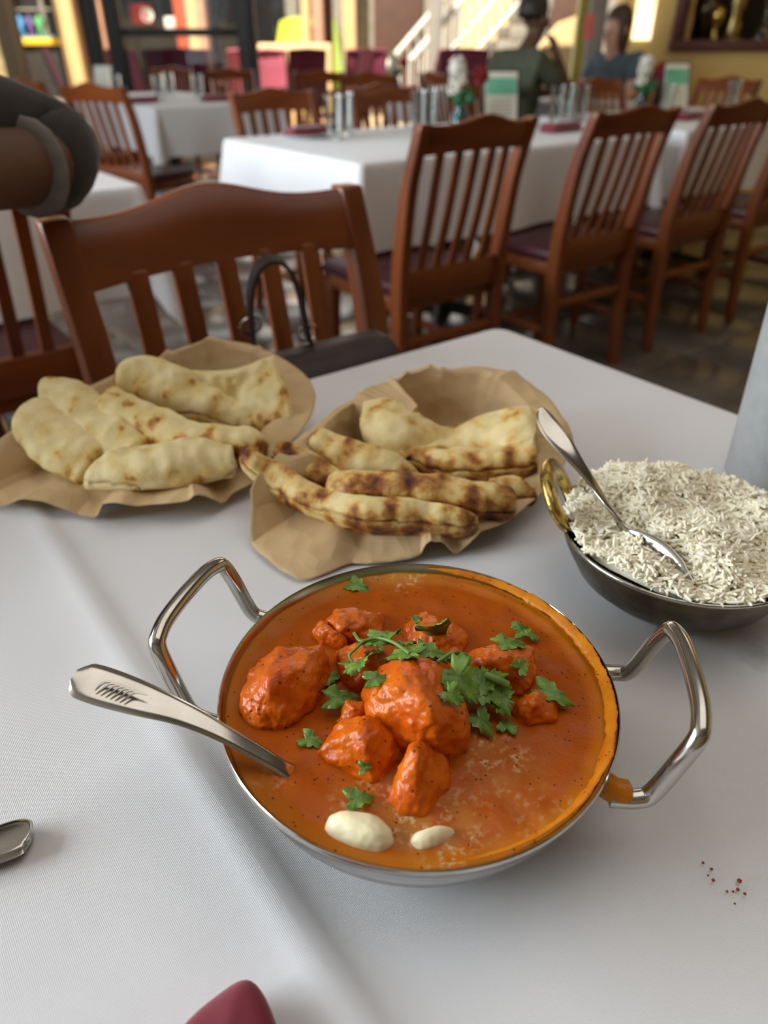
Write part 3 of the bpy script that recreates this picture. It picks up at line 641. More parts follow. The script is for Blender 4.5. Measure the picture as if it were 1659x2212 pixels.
G = [(770, 1265, .0015, .0062, -.5, (.2, .1), 'coriander scrap alone at the back left of the sauce', 3, 1.5),
     (775, 1430, .020, .0105, -1.8, (.5, -.5), 'pointed bright coriander leaf hanging left of the centre chicken', 5, 1.3),
     (835, 1370, .019, .0095, .9, (-.4, .4), 'coriander leaf at the top of the sprig', 5, 1.0),
     (815, 1390, .020, .0080, 2.6, (.4, .2), 'coriander leaf at the left bend of the sprig', 5, 1.1),
     (878, 1390, .022, .0055, .5, (-.5, .2), 'little curled coriander leaf right of the sprig top', 3, 1.0),
     (880, 1412, .026, .0090, 2.9, (.3, .3), 'coriander leaf lying on the back of the centre chicken', 5, 1.3),
     (930, 1410, .022, .0090, -.2, (-.3, .2), 'frilled coriander leaf behind the centre chicken', 5, 1.2),
     (940, 1360, .014, .0100, 1.15, (-.5, 1.0), 'long upright coriander blade at the back', 3, 2.0),
     (990, 1462, .024, .0110, -.7, (.2, .5), 'broad frilled coriander leaf right of the centre chicken', 7, 1.2),
     (975, 1500, .027, .0058, -.6, (.2, .4), 'tiny pale coriander leaf on the right flank of the centre chicken', 5, 1.1),
     (965, 1418, .018, .0060, .8, (-.5, .2), 'coriander leaf tucked behind the frilled leaves', 5, 1.2),
     (1040, 1490, .012, .0105, -.3, (.2, .2), 'dark coriander leaf in the right-hand clump', 7, 1.4),
     (1080, 1510, .009, .0085, -1.2, (.3, .2), 'shaded coriander leaf at the right end of the clump', 7, 1.0),
     (1050, 1470, .013, .0080, .3, (.2, -.2), 'dark coriander leaf under the stalk', 5, 1.3),
     (1125, 1362, .004, .0058, .3, (.3, .2), 'coriander leaf at the far right back of the sauce', 3, 1.2),
     (1145, 1372, .004, .0048, -.5, (-.3, .2), 'folded coriander scrap beside the far right back leaf', 3, 1.2),
     (1095, 1390, .0155, .0058, .1, (.1, .1), 'coriander strip lying on top of the square chicken', 3, 1.8),
     (1125, 1440, .0150, .0050, .9, (.5, .1), 'coriander fleck stuck to the side of the square chicken', 3, 1.3),
     (1185, 1495, .007, .0065, -.5, (.2, .1), 'dark coriander strip over the small round chicken', 3, 1.9),
     (1038, 1555, .006, .0058, -1.0, (.4, .3), 'light coriander leaf right of the centre chicken', 3, 1.5),
     (1095, 1570, .0015, .0052, 1.4, (.1, .1), 'square coriander scrap alone on the right sauce', 3, 1.1),
     (705, 1465, .003, .0060, .4, (.2, .1), 'dark coriander scrap between the left and middle chicken', 3, 1.2),
     (730, 1508, .008, .0065, .1, (.3, .1), 'coriander leaf above the small chicken piece', 3, 1.6),
     (668, 1598, .0015, .0050, -.4, (.2, .1), 'dark coriander scrap left of the pyramid chicken', 3, 1.4),
     (770, 1726, .0035, .0058, .2, (.1, .1), 'dark round coriander piece beside the larger butter', 3, 1.3),
     (900, 1338, .011, .0030, .5, (.1, .1), 'coriander crumb on the back chicken piece', 3, 1.2),
     (810, 1468, .025, .0050, .2, (.2, .1), 'coriander fragment on the left shoulder of the centre chicken', 3, 1.7),
     (785, 1658, .010, .0032, .3, (.5, .1), 'coriander crumb on the face of the pyramid chicken', 3, 1.1)]
for i, g in enumerate(G): leaf(g[0], g[1], g[2], g[3], g[4], g[5], g[6], g[7], g[8], .35, i)
def stalk(pts, r, label):
    P = [at(x, y, SZ + h) for x, y, h in pts]; b = P[0].copy()
    tag(obj('coriander_stalk', MB().tube(curve([q - b for q in P], 20), r, 8), M['stem'], None, b), label, 'herb', 'coriander stalks on the curry')
stalk([(765, 1368, .018), (780, 1385, .020), (815, 1378, .021), (850, 1388, .024), (885, 1412, .027)], .0009, 'thin coriander stalk joining the sprig leaves')
stalk([(762, 1432, .016), (755, 1415, .018), (768, 1402, .020), (785, 1385, .021)], .0007, 'curled coriander stalk left of the sprig')
stalk([(1050, 1458, .016), (1075, 1468, .016), (1098, 1480, .014)], .0018, 'thick pale coriander stalk in the right-hand clump')
stalk([(945, 1430, .025), (980, 1410, .024), (1010, 1415, .02)], .0009, 'coriander stalk behind the centre chicken')

# ------------------------------------------------------------------ cutlery
def cutlery(name, label, P, m, cat='spoon', parts=None, seg=70, thick=.0016):
    """P: (point, width, normal, dish) along the piece"""
    pts = [Vector(p[0]) for p in P]; b = pts[0].copy(); n = len(P)
    ws = [Vector((p[1], p[3] if len(p) > 3 else 0, 0)) for p in P]; ns = [Vector(p[2]).normalized() for p in P]
    rings = []
    for i in range(seg):
        t = i * (n - 1) / (seg - 1); q = crom(pts, t) - b; wd = crom(ws, t); nr = crom(ns, t).normalized()
        tg = (crom(pts, min(n - 1, t + .05)) - crom(pts, max(0, t - .05))).normalized()
        nr = (nr - tg * nr.dot(tg)).normalized(); sd = tg.cross(nr); wv = max(wd.x, .0008); ring = []; K = 12
        if i == 0 or i == seg - 1: wv *= .45
        elif i == 1 or i == seg - 2: wv *= .75
        elif i == 2 or i == seg - 3: wv *= .92
        th_ = thick
        for k in range(2 * K):
            s = -1 + 2 * (k / (K - 1)) if k < K else 1 - 2 * ((k - K) / (K - 1))
            up = (1 if k < K else -1) * th_ * math.sqrt(max(0, 1 - s ** 4)) + wd.y * (s * s - 1) 
            ring.append(q + sd * (s * wv / 2) + nr * up)
        rings.append(ring)
    return obj(name, MB().sweep(rings).mesh(name, angle=70), m, None, b), b
UPN = Vector((.05, -.15, 1))
sp, b0 = cutlery('spoon', '', [(at(160, 1462, .838), .0165, UPN), (at(215, 1480, .8355), .0185, UPN), (at(300, 1508, .831), .0165, UPN), (at(390, 1540, .825), .0115, UPN, .0), (at(470, 1578, .8175), .0085, UPN), (at(550, 1622, .808), .0075, UPN), (at(620, 1664, .7985), .0075, UPN), (at(680, 1700, .788), .016, UPN, .002), (at(740, 1735, .778), .030, UPN, .005), (at(800, 1770, .770), .026, UPN, .004), (at(830, 1790, .767), .008, UPN, .001)], M['steel'])
tag(sp, 'steel spoon with leaf-engraved handle resting in the curry', 'spoon')
for k in range(7):      # raised leaf ribs on the handle end
    f = k / 6
    a = at(228 + 62 * f, 1480 + 23 * f - 6, .838 - .0032 * f + .0006); c = at(205 + 62 * f, 1492 + 23 * f, .8372 - .0032 * f + .0006); d = at(262 + 58 * f, 1478 + 24 * f, .8368 - .0032 * f + .0008)
    obj('leaf_rib', MB().tube(curve([c - b0, a - b0 + Vector((0, 0, .0002)), d - b0], 10), [.0002, .0004, .0005, .0006, .0006, .0006, .0005, .0004, .0003, .0002], 6), M['steel'], sp)
sp2, b1 = cutlery('spoon', '', [(at(1168, 884, .866), .010, (.35, -.8, .5)), (at(1190, 925, .858), .0155, (.35, -.8, .5)), (at(1225, 970, .850), .0125, (.35, -.8, .5)), (at(1270, 1030, .836), .0068, (.45, -.7, .5)), (at(1310, 1088, .820), .0055, (.6, -.2, .5)), (at(1345, 1138, .8065), .007, (.8, .6, .3)), (at(1385, 1170, .801), .020, (.7, .7, .25), .003), (at(1430, 1207, .798), .028, (.7, .7, .2), .005), (at(1475, 1243, .797), .022, (.7, .7, .2), .004), (at(1503, 1266, .798), .006, (.7, .7, .2), .001)], M['steel'])
tag(sp2, 'steel spoon standing in the bowl of rice', 'spoon')
kn, b2 = cutlery('table_knife', '', [(at(68, 1802, .7545), .010, (0, 0, 1)), (at(50, 1806, .7545), .019, (0, 0, 1)), (at(0, 1822, .7545), .021, (0, 0, 1)), (at(-120, 1865, .7545), .017, (0, 0, 1)), (at(-330, 1950, .7535), .012, (0, 0, 1)), (at(-480, 2020, .7535), .019, (0, 0, 1)), (at(-800, 2200, .7535), .012, (0, 0, 1))], M['steel'], thick=.0030)
tag(kn, 'rounded silver cutlery handle at the lower left edge', 'cutlery')

# ------------------------------------------------------------------ rice bowl
RB = Vector((.194, .382)); RR = .077; RZ = .798
rb = thing('rice_bowl', 'dark antique metal bowl with brass ring handle, heaped with rice', 'bowl', (RB.x, RB.y, .750))
prof = [(.030, .0035), (.048, .008), (.062, .020), (.0715, .036), (.0752, .0475), (.0762, .0487), (.0770, .0480), (.0768, .0462), (.0732, .036), (.064, .0185), (.049, .0048), (.030, .0)]
obj('bowl', MB().lathe(prof, 112).mesh('bowl', angle=60), M['antique'], rb)
obj('rim', MB().lathe([(.0752, .0475), (.0758, .0492), (.0770, .0494), (.0777, .0484), (.0772, .0468), (.0764, .0466)], 112, close=True).mesh('rim', angle=90), M['steel'], rb)
def ring_handle(ang, zc):
    d = Vector((math.cos(ang), math.sin(ang), 0)); t = Vector((-d.y, d.x, 0)); up = (d * .55 + Vector((0, 0, .83))).normalized(); nn = t.cross(up)
    c = d * .0800 + Vector((0, 0, zc)); rings = []
    for k in range(56):
        a = 2 * PI * k / 56; e = t * math.cos(a) + up * math.sin(a)
        oc = t * math.cos(a) * .030 + up * math.sin(a) * .0235; ic = t * math.cos(a) * .0160 + up * (math.sin(a) * .0125 - .003)
        rings.append([c + oc + nn * .0026, c + oc * 1.03, c + oc - nn * .0026, c + (oc + ic) / 2 - nn * .0034, c + ic - nn * .0026, c + ic * .96, c + ic + nn * .0026, c + (oc + ic) / 2 + nn * .0034])
    obj('ring_handle', MB().sweep(rings, closed=True).mesh('ring_handle', angle=80), M['brass'], rb)
    obj('handle_foot', MB().box(c - up * .019 - d * .003, (.008, .026, .010), Matrix.Rotation(ang, 3, 'Z')).mesh('handle_foot', bevel=.002), M['brass'], rb)
ring_handle(R(165), .062); ring_handle(R(-15), .062)
# rice: a mound and a few thousand grains standing proud of it
def rice_h(x, y):
    r = math.hypot(x, y) / RR; h = .0065 * (1 - r * r) + .009 * noise.noise(Vector((x * 34, y * 34, 5.5))) + .003 * noise.noise(Vector((x * 80, y * 80, 1.5)))
    a = at(1335, 1125, RZ); b = at(1510, 1275, RZ); q = Vector((x + RB.x, y + RB.y, 0)); a = Vector((a.x, a.y, 0)); b = Vector((b.x, b.y, 0)); ab = (b - a); t = max(0, min(1, (q - a).dot(ab) / ab.length_squared)); dd = (q - a - ab * t).length
    h -= .0085 * math.exp(-(dd / .009) ** 2)
    c = at(1345, 1050, RZ); h += .013 * math.exp(-((x + RB.x - c.x) ** 2 + (y + RB.y - c.y) ** 2) / .0006)
    c = at(1480, 1060, RZ); h += .006 * math.exp(-((x + RB.x - c.x) ** 2 + (y + RB.y - c.y) ** 2) / .0006)
    return h + .004
vs = [(0, 0, rice_h(0, 0))]; fs = []; NR2, NS2 = 26, 72
for i in range(1, NR2 + 1):
    r = (RR - .0075) * i / NR2
    for k in range(NS2): a = 2 * PI * k / NS2; x, y = r * math.cos(a), r * math.sin(a); vs.append((x, y, min(rice_h(x, y), rice_h(x, y) * (1 if i < NR2 - 1 else .3)) - .0045))
for k in range(NS2): fs.append((0, 1 + k, 1 + (k + 1) % NS2))
for i in range(NR2 - 1):
    for k in range(NS2): a = 1 + i * NS2 + k; b = 1 + i * NS2 + (k + 1) % NS2; fs.append((a, a + NS2, b + NS2, b))
rnd = random.Random(5)
gv = []; gr = [(0, -1.0, .25), (0, -.8, .75), (0, -.25, 1.0), (0, .35, .97), (0, .82, .65), (0, 1.0, .2)]; SEG = 6
for g in range(5200):
    r = (RR - .0029) * math.sqrt(rnd.random()); a = rnd.random() * 2 * PI; x, y = r * math.cos(a), r * math.sin(a)
    z = rice_h(x, y) + rnd.uniform(-.0022, .0016) 
    if r > .064: z = max(z, -.0005 + rnd.uniform(0, .0015))
    L_ = rnd.uniform(.0036, .0056); W_ = rnd.uniform(.00100, .00125); az = rnd.random() * 2 * PI; el = rnd.gauss(0, .26)
    if rnd.random() < .06: el = rnd.uniform(.5, 1.3); z += .0012
    d = Vector((math.cos(az) * math.cos(el), math.sin(az) * math.cos(el), math.sin(el))); u_ = d.orthogonal().normalized(); w_ = d.cross(u_)
    bend = rnd.uniform(-.0005, .0005); o1 = len(vs); c = Vector((x, y, z))
    for (_, t, s) in gr:
        cc = c + d * (t * L_) + u_ * (bend * (1 - t * t) * 1.5)
        for k in range(SEG): g2 = 2 * PI * k / SEG; vs.append(tuple(cc + (u_ * math.cos(g2) + w_ * math.sin(g2)) * (W_ * s)))
    for i in range(len(gr) - 1):
        for k in range(SEG): fs.append((o1 + i * SEG + k, o1 + i * SEG + (k + 1) % SEG, o1 + (i + 1) * SEG + (k + 1) % SEG, o1 + (i + 1) * SEG + k))
    fs.append(tuple(o1 + k for k in range(SEG))[::-1]); fs.append(tuple(o1 + (len(gr) - 1) * SEG + k for k in range(SEG)))
me = bpy.data.meshes.new('boiled_rice'); me.from_pydata(vs, [], fs); me.update(); me.polygons.foreach_set('use_smooth', [True] * len(me.polygons))
ro = obj('boiled_rice', me, M['rice'], None, (RB.x, RB.y, RZ)); tag(ro, 'heap of boiled long-grain white rice in the dark bowl', 'rice'); ro['kind'] = 'stuff'
CS = [(1452, 1105), (1502, 1152), (1533, 1150), (1555, 1152), (1540, 1243), (1372, 1208), (1652, 1180), (1648, 1100), (1575, 1105), (1425, 1160)]
cm = MB().tube([(-.0022, 0, 0), (-.0016, 0, 0), (0, .0002, 0), (.0016, 0, 0), (.0022, 0, 0)], [.0001, .00045, .0006, .00045, .0001], 6).mesh('cumin_seed'); cm.materials.append(M['cumin'])
for i, (x, y) in enumerate(CS):
    q = at(x, y, RZ + .006); h = rice_h(q.x - RB.x, q.y - RB.y) + .0016; q = at(x, y, RZ + h); h = rice_h(q.x - RB.x, q.y - RB.y) + .0018
    o = obj('cumin_seed', cm, None, None, (q.x, q.y, RZ + h), rnd.random() * 3); tag(o, 'tiny brown cumin seed lying on the rice', 'spice', 'cumin seeds on the rice')

# ------------------------------------------------------------------ bread baskets: plate, crumpled paper, naan
def plate(label, c, r):
    p = thing('round_plate', label, 'plate', (c.x, c.y, .7500))
    obj('dish', MB().lathe([(r * .55, .0), (r * .60, .002), (r * .8, .006), (r * .97, .017), (r, .0185), (r, .0165), (r * .98, .0145), (r * .82, .003), (r * .6, -.0)], 72).mesh('dish', angle=60), M['antique'], p)
def paper(label, out, c, seed):
    pts = []
    for x, y, z in out:
        q = at(x, y, z); pts.append((math.atan2(q.y - c.y, q.x - c.x), math.hypot(q.x - c.x, q.y - c.y), z))
    pts.sort(); n = 220; A = [p[0] for p in pts]; A2 = [A[-1] - 2 * PI] + A + [A[0] + 2 * PI]; P2 = [pts[-1]] + pts + [pts[0]]
    rs = np.interp(np.linspace(-PI, PI, n, endpoint=False), A2, [p[1] for p in P2]); zs = np.interp(np.linspace(-PI, PI, n, endpoint=False), A2, [p[2] for p in P2])
    vs = [Vector((0, 0, .0065))]; fs = []; T = [.12, .24, .36, .46, .54, .60, .66, .72, .77, .81, .85, .89, .92, .95, .98, 1.0]
    rnd = random.Random(seed)
    fold = [(rnd.uniform(-PI, PI), rnd.uniform(.03, .13), rnd.uniform(.0015, .0055)) for _ in range(15)]
    for t in T:
        for k in range(n):
            a = -PI + 2 * PI * k / n; r = rs[k] * t; zo = zs[k] - .75; rim = max(zo, .0225)
            rr = min(.098, rs[k] * .9); base = .0065 + (rim - .0065) * min(1, max(0, (r - .060) / (rr - .060))) ** 1.35
            if r > rr: f = min(1, (r - rr) / max(1e-4, rs[k] - rr)); base = rim + (zo - rim) * f ** .8
            cr = 0
            for fa, fw, fh in fold:
                d = abs((a - fa + PI) % (2 * PI) - PI)
                if d < fw: cr += fh * (1 - d / fw) * max(0, (t - .35)) / .65
            x, y = r * math.cos(a), r * math.sin(a)
            cell = noise.cell(Vector((x * 60 + seed, y * 60, 0)))
            cr += (.0026 * noise.noise(Vector((x * 34 + seed, y * 34, 1))) + .0012 * abs(noise.noise(Vector((x * 110, y * 110, seed))))) * min(1, t * 1.3)
            vs.append(Vector((x, y, max(.0012, base + cr * .8))))
    for k in range(n): fs.append((0, 1 + k, 1 + (k + 1) % n))
    for i in range(len(T) - 1):
        for k in range(n): a = 1 + i * n + k; b = 1 + i * n + (k + 1) % n; fs.append((a, a + n, b + n, b))
    me = MB().add(vs, fs).mesh('paper_liner', angle=22); o = obj('paper_liner', me, M['paper'], None, (c.x, c.y, .75))
    md = o.modifiers.new('thickness', 'SOLIDIFY'); md.thickness = .0004; md.offset = 1
    return tag(o, label, 'paper')
CL = Vector((-.190, .602)); CR = Vector((.030, .535))
plate('round dark plate under the left paper-lined bread', CL, .090); plate('round dark plate under the right paper-lined bread', CR, .090)
paper('crumpled brown paper liner holding the paler naan on the left', [(-70, 1010, .772), (-10, 985, .785), (40, 955, .792), (150, 868, .798), (250, 810, .80), (330, 775, .80), (390, 752, .812), (450, 733, .820), (520, 738, .818), (590, 765, .812), (655, 808, .802), (682, 855, .797), (680, 885, .793), (645, 940, .785), (590, 985, .778), (545, 1045, .763), (505, 1065, .761), (482, 1092, .754), (440, 1072, .772), (400, 1082, .771), (330, 1094, .766), (270, 1096, .768), (225, 1095, .766), (210, 1123, .7515), (165, 1112, .753), (90, 1085, .764), (0, 1092, .756), (-60, 1080, .756)], CL, 3)
paper('crumpled brown paper liner holding the charred naan in the middle', [(540, 1040, .792), (580, 1005, .797), (680, 925, .802), (760, 865, .808), (850, 822, .812), (928, 789, .818), (962, 803, .812), (1050, 793, .815), (1110, 805, .812), (1170, 845, .804), (1215, 905, .797), (1240, 955, .790), (1215, 1010, .783), (1165, 1070, .775), (1110, 1115, .770), (1040, 1152, .767), (985, 1198, .7525), (955, 1172, .765), (925, 1166, .768), (908, 1200, .755), (880, 1210, .7525), (755, 1216, .7515), (650, 1258, .7512), (590, 1222, .752), (540, 1172, .753), (543, 1100, .772)], CR, 9)
def naan(label, rows, m, thick=.009, chars=None, n1=72, n2=34, seed=0, amp=.0019, group=None):
    G_ = [[at(*p) for p in r] for r in rows]; nr = len(G_)
    top = []; P = []
    for j in range(n2):
        t = j * (nr - 1) / (n2 - 1); 
        line = [crom(r, 0) for r in G_]
        row = []
        for i in range(n1):
            s = i / (n1 - 1); cps = [crom(r, s * (len(r) - 1)) for r in G_]; row.append(crom(cps, t))
        P.append(row)
    c = sum((q for r in P for q in r), Vector()) / (n1 * n2); zb = min(q.z for r in P for q in r); base = Vector((c.x, c.y, zb))
    vs = []; ch = []
    for side in (1, -1):
        for j in range(n2):
            for i in range(n1):
                a = P[j][min(i + 1, n1 - 1)] - P[j][max(i - 1, 0)]; b = P[min(j + 1, n2 - 1)][i] - P[max(j - 1, 0)][i]
                nrm = a.cross(b).normalized()
                if nrm.z < 0: nrm = -nrm
                ei = min(i, n1 - 1 - i) / (n1 - 1); ej = min(j, n2 - 1 - j) / (n2 - 1)
                rnd_ = min(1, ei / .06) ; rnd2 = min(1, ej / .14); th_ = thick * math.sqrt(max(.02, 1 - (1 - rnd_) ** 2)) * math.sqrt(max(.02, 1 - (1 - rnd2) ** 2))
                q = P[j][i]; d = amp * (1.2 * nz(q, 45, seed) + .8 * nz(q, 110, seed + 2)) + amp * 1.6 * max(0, nz(q, 70, seed + 9) - .15)
                vs.append(q + nrm * (side * th_ / 2 + (d if side > 0 else -d * .3)) - base)
                cw = 0
                if chars:
                    t = j * (len(chars) - 1) / (n2 - 1); k = min(int(t), len(chars) - 2); cw = chars[k] * (1 - (t - k)) + chars[k + 1] * (t - k)
                ch.append(cw + max(0, 1 - ei / .05) * .35)
    fs = []; o2 = n1 * n2
    for j in range(n2 - 1):
        for i in range(n1 - 1):
            a = j * n1 + i; fs += [(a, a + 1, a + n1 + 1, a + n1), (o2 + a, o2 + a + n1, o2 + a + n1 + 1, o2 + a + 1)]
    edge = [i for i in range(n1)] + [j * n1 + n1 - 1 for j in range(1, n2)] + [(n2 - 1) * n1 + i for i in range(n1 - 2, -1, -1)] + [j * n1 for j in range(n2 - 2, 0, -1)]
    for k in range(len(edge)): a, b = edge[k], edge[(k + 1) % len(edge)]; fs.append((a, o2 + a, o2 + b, b))
    me = MB().add(vs, fs).mesh('naan_piece', angle=180); at_ = me.attributes.new('char', 'FLOAT', 'POINT'); at_.data.foreach_set('value', ch)
    return tag(obj('naan_piece', me, m, None, base), label, 'naan', group)
gL, gR = 'naan pieces in the left basket', 'naan pieces in the right basket'
nL, nR = M['naan_pale'], M['naan_char']
naan('tall folded pale naan with brown blister at the back of the left basket', [[(335, 776, .826), (405, 797, .822), (455, 830, .806), (525, 885, .786)], [(265, 783, .826), (360, 822, .812), (435, 868, .797), (525, 905, .782)], [(246, 825, .812), (330, 868, .794), (420, 903, .781), (532, 922, .776)], [(268, 868, .792), (345, 898, .778), (430, 922, .770), (537, 932, .768)]], nL, .015, [.15, .15, .4, .6], seed=1, group=gL)
naan('flat garlicky naan sheet at the right of the left basket', [[(408, 800, .818), (480, 800, .818), (530, 790, .822), (592, 768, .828)], [(440, 850, .800), (500, 835, .804), (545, 835, .806), (618, 835, .808)], [(480, 890, .786), (520, 880, .790), (570, 885, .792), (632, 880, .796)], [(515, 925, .774), (545, 930, .776), (590, 925, .780), (642, 908, .786)]], nL, .014, [.1, .25, .3, .45], seed=4, amp=.0026, group=gL)
naan('brown-blistered naan strip lying across the left basket', [[(238, 846, .806), (335, 884, .799), (445, 928, .793), (560, 932, .794)], [(216, 866, .807), (312, 914, .796), (432, 952, .790), (580, 956, .788)], [(232, 908, .792), (322, 952, .783), (440, 982, .777), (572, 990, .774)]], nL, .018, [.2, .55, 1.0], seed=7, group=gL)
naan('pale pointed naan strip sticking up at the back left', [[(192, 862, .794), (245, 908, .785), (322, 982, .772)], [(150, 832, .812), (220, 882, .800), (315, 968, .784)], [(95, 824, .815), (165, 900, .799), (285, 985, .780)], [(98, 875, .800), (155, 938, .785), (240, 1004, .773)]], nL, .016, [.0, .05, .1, .2], seed=11, group=gL)
naan('leftmost pale naan with two round brown spots', [[(165, 912, .786), (215, 955, .778), (290, 1012, .768)], [(80, 872, .806), (150, 925, .792), (222, 988, .778)], [(44, 892, .803), (95, 965, .786), (195, 1022, .773)], [(46, 935, .790), (88, 1002, .774), (175, 1050, .764)]], nL, .017, [.0, .0, .2, .45], seed=15, group=gL)
naan('smooth pale naan roll along the front of the left basket', [[(300, 985, .776), (360, 970, .778), (440, 958, .780), (500, 975, .776)], [(232, 1000, .784), (330, 988, .788), (430, 975, .789), (505, 988, .784)], [(188, 1025, .780), (300, 1020, .784), (420, 1005, .784), (512, 1004, .779)], [(180, 1047, .769), (300, 1056, .770), (420, 1050, .770), (502, 1022, .771)]], nL, .017, [.0, .0, .0, .1], seed=19, group=gL)
naan('big folded naan with sagging middle at the back of the right basket', [[(785, 868, .808), (855, 862, .812), (950, 922, .792), (1060, 892, .806), (1135, 876, .815), (1150, 888, .812)], [(779, 925, .798), (860, 930, .800), (960, 945, .786), (1060, 938, .796), (1130, 928, .804), (1154, 930, .803)], [(800, 975, .786), (870, 980, .786), (950, 972, .782), (1060, 975, .788), (1130, 970, .794), (1158, 968, .796)], [(845, 1008, .776), (892, 990, .783), (960, 992, .788), (1060, 995, .791), (1130, 990, .793), (1160, 985, .794)], [(870, 1018, .770), (905, 1016, .772), (965, 1034, .772), (1060, 1038, .773), (1130, 1034, .774), (1157, 1024, .776)]], nR, .013, [.12, .0, .12, .45, .75], n1=80, n2=44, seed=23, group=gR)
naan('rolled naan end behind the charred strips in the right basket', [[(695, 936, .801), (765, 952, .799), (850, 988, .789), (915, 1038, .774)], [(671, 946, .799), (740, 985, .790), (830, 1015, .784), (908, 1047, .771)], [(676, 978, .785), (730, 1022, .776), (800, 1046, .769), (890, 1062, .765)]], nR, .018, [.45, .3, .5], seed=27, group=gR)
naan('short charred naan tip at the left of the right basket', [[(612, 953, .802), (685, 985, .791), (745, 1030, .780)], [(601, 960, .800), (650, 1010, .786), (722, 1052, .776)], [(607, 974, .794), (662, 1038, .774), (718, 1072, .768)]], nR, .017, [.6, .95, 1.0], seed=31, group=gR)
naan('long dark-blistered naan roll across the right basket', [[(715, 1034, .789), (850, 1035, .791), (1000, 1046, .789), (1108, 1065, .783)], [(704, 1055, .786), (850, 1060, .790), (1000, 1076, .785), (1116, 1090, .778)], [(720, 1080, .772), (850, 1092, .771), (980, 1112, .769), (1105, 1118, .766)]], nR, .019, [.95, .85, .75], n1=80, seed=35, group=gR)
naan('frontmost bent naan with charred crust in the right basket', [[(527, 967, .808), (612, 1003, .796), (700, 1060, .785), (790, 1083, .786), (900, 1088, .786), (1030, 1114, .779)], [(521, 974, .807), (592, 1035, .787), (690, 1086, .780), (790, 1110, .782), (900, 1112, .781), (1033, 1128, .775)], [(530, 988, .800), (606, 1062, .774), (700, 1108, .767), (790, 1135, .765), (900, 1144, .765), (1025, 1146, .765)]], nR, .017, [.2, .5, .95], n1=90, seed=39, group=gR)
naan('small browned naan corner at the right of the right basket', [[(1055, 1040, .781), (1110, 1030, .785), (1155, 1052, .780)], [(1055, 1062, .776), (1110, 1060, .778), (1159, 1075, .772)], [(1060, 1086, .766), (1110, 1086, .766), (1147, 1089, .766)]], nR, .012, [.45, .7, .8], seed=43, group=gR)

# ------------------------------------------------------------------ frosted tumbler, napkin, crumbs
def frost_mat():
    m = mat('frosted_plastic', (.74, .77, .76), .42, c2=(.84, .86, .86), vs=70, trans=.55, ior=1.35, bump=(420, .6, .0015)); return m
M['frost'] = frost_mat()
gq = Vector((.333, .527)); g = thing('water_tumbler', 'tall frosted tumbler with condensation at the right edge', 'glass', (gq.x, gq.y, .7500))
obj('cup', MB().lathe([(.030, .0005), (.0385, .001), (.0395, .004), (.0408, .06), (.0432, .165), (.0420, .165), (.0396, .06), (.0382, .008), (.030, .007)], 64).mesh('cup', angle=60), M['frost'], g)
obj('water', MB().lathe([(.020, .0072), (.0375, .0085), (.0390, .06), (.0402, .115), (.020, .1152)], 48).mesh('water', angle=60), M['water'], g)
for k, (x, y, z, a) in enumerate(((.010, .008, .108, .3), (-.014, .004, .104, 1.0), (.002, -.016, .106, .7), (-.006, .016, .084, .2), (.014, -.006, .082, 1.2))):
    obj('ice_cube', MB().box((x, y, z), (.02, .02, .018), Matrix.Rotation(a, 3, 'Z') @ Matrix.Rotation(a * .5, 3, 'X')).mesh('ice_cube', bevel=.003), M['frost'], g)
pts = [at(x, y, .7515) for x, y in ((556, 2130), (520, 2136), (470, 2170), (405, 2222))]
qa, qb = pts[-1], at(602, 2214, .7515)
pts += [qa + Vector((-.018, -.03, 0)), qa + Vector((-.030, -.075, 0)), qa + Vector((-.028, -.13, 0)), qb + Vector((.030, -.15, 0)), qb + Vector((.026, -.08, 0)), qb + Vector((.012, -.03, 0)), qb]
cq = sum(pts, Vector()) / len(pts); rings = []
for z, s in ((.0, .93), (.004, 1.0), (.008, 1.0), (.0115, .965), (.014, .86), (.0155, .6), (.016, .3)):
    rings.append([Vector((cq.x + (q.x - cq.x) * s, cq.y + (q.y - cq.y) * s, .7510 + z + .001 * math.sin(i * 2.1))) for i, q in enumerate(pts)])
nb_ = cq.copy(); nb_.z = .7510; mbn = MB().sweep([[q - nb_ for q in r] for r in rings])
nk = obj('cloth_napkin', mbn.mesh('cloth_napkin', angle=180), M['napkin'], None, nb_); md = nk.modifiers.new('soft', 'SUBSURF'); md.levels = md.render_levels = 2
tag(nk, 'folded maroon cloth napkin tip at the bottom edge', 'napkin')
cb = MB().tube([(0, 0, 0), (0, 0, .0004), (0, 0, .0009), (0, 0, .0012)], [.0003, .0007, .0006, .0002], 7).mesh('chili_crumb'); cb.materials.append(M['chili'])
for x, y, s in ((1519, 1863, .9), (1537, 1877, 1.0), (1541, 1901, 1.1), (1597, 1903, 1.5), (1594, 1921, 1.1), (1571, 1925, .8), (1584, 1925, .8), (1609, 1930, 1.0), (1588, 1951, .7), (1530, 1890, .7)):
    q = at(x, y, .7515); o = obj('chili_crumb', cb, None, None, (q.x, q.y, .7508)); o.scale = (s * 1.1, s, s); tag(o, 'tiny red-brown chili crumb on the cloth right of the karahi', 'crumb', 'chili crumbs on the cloth')

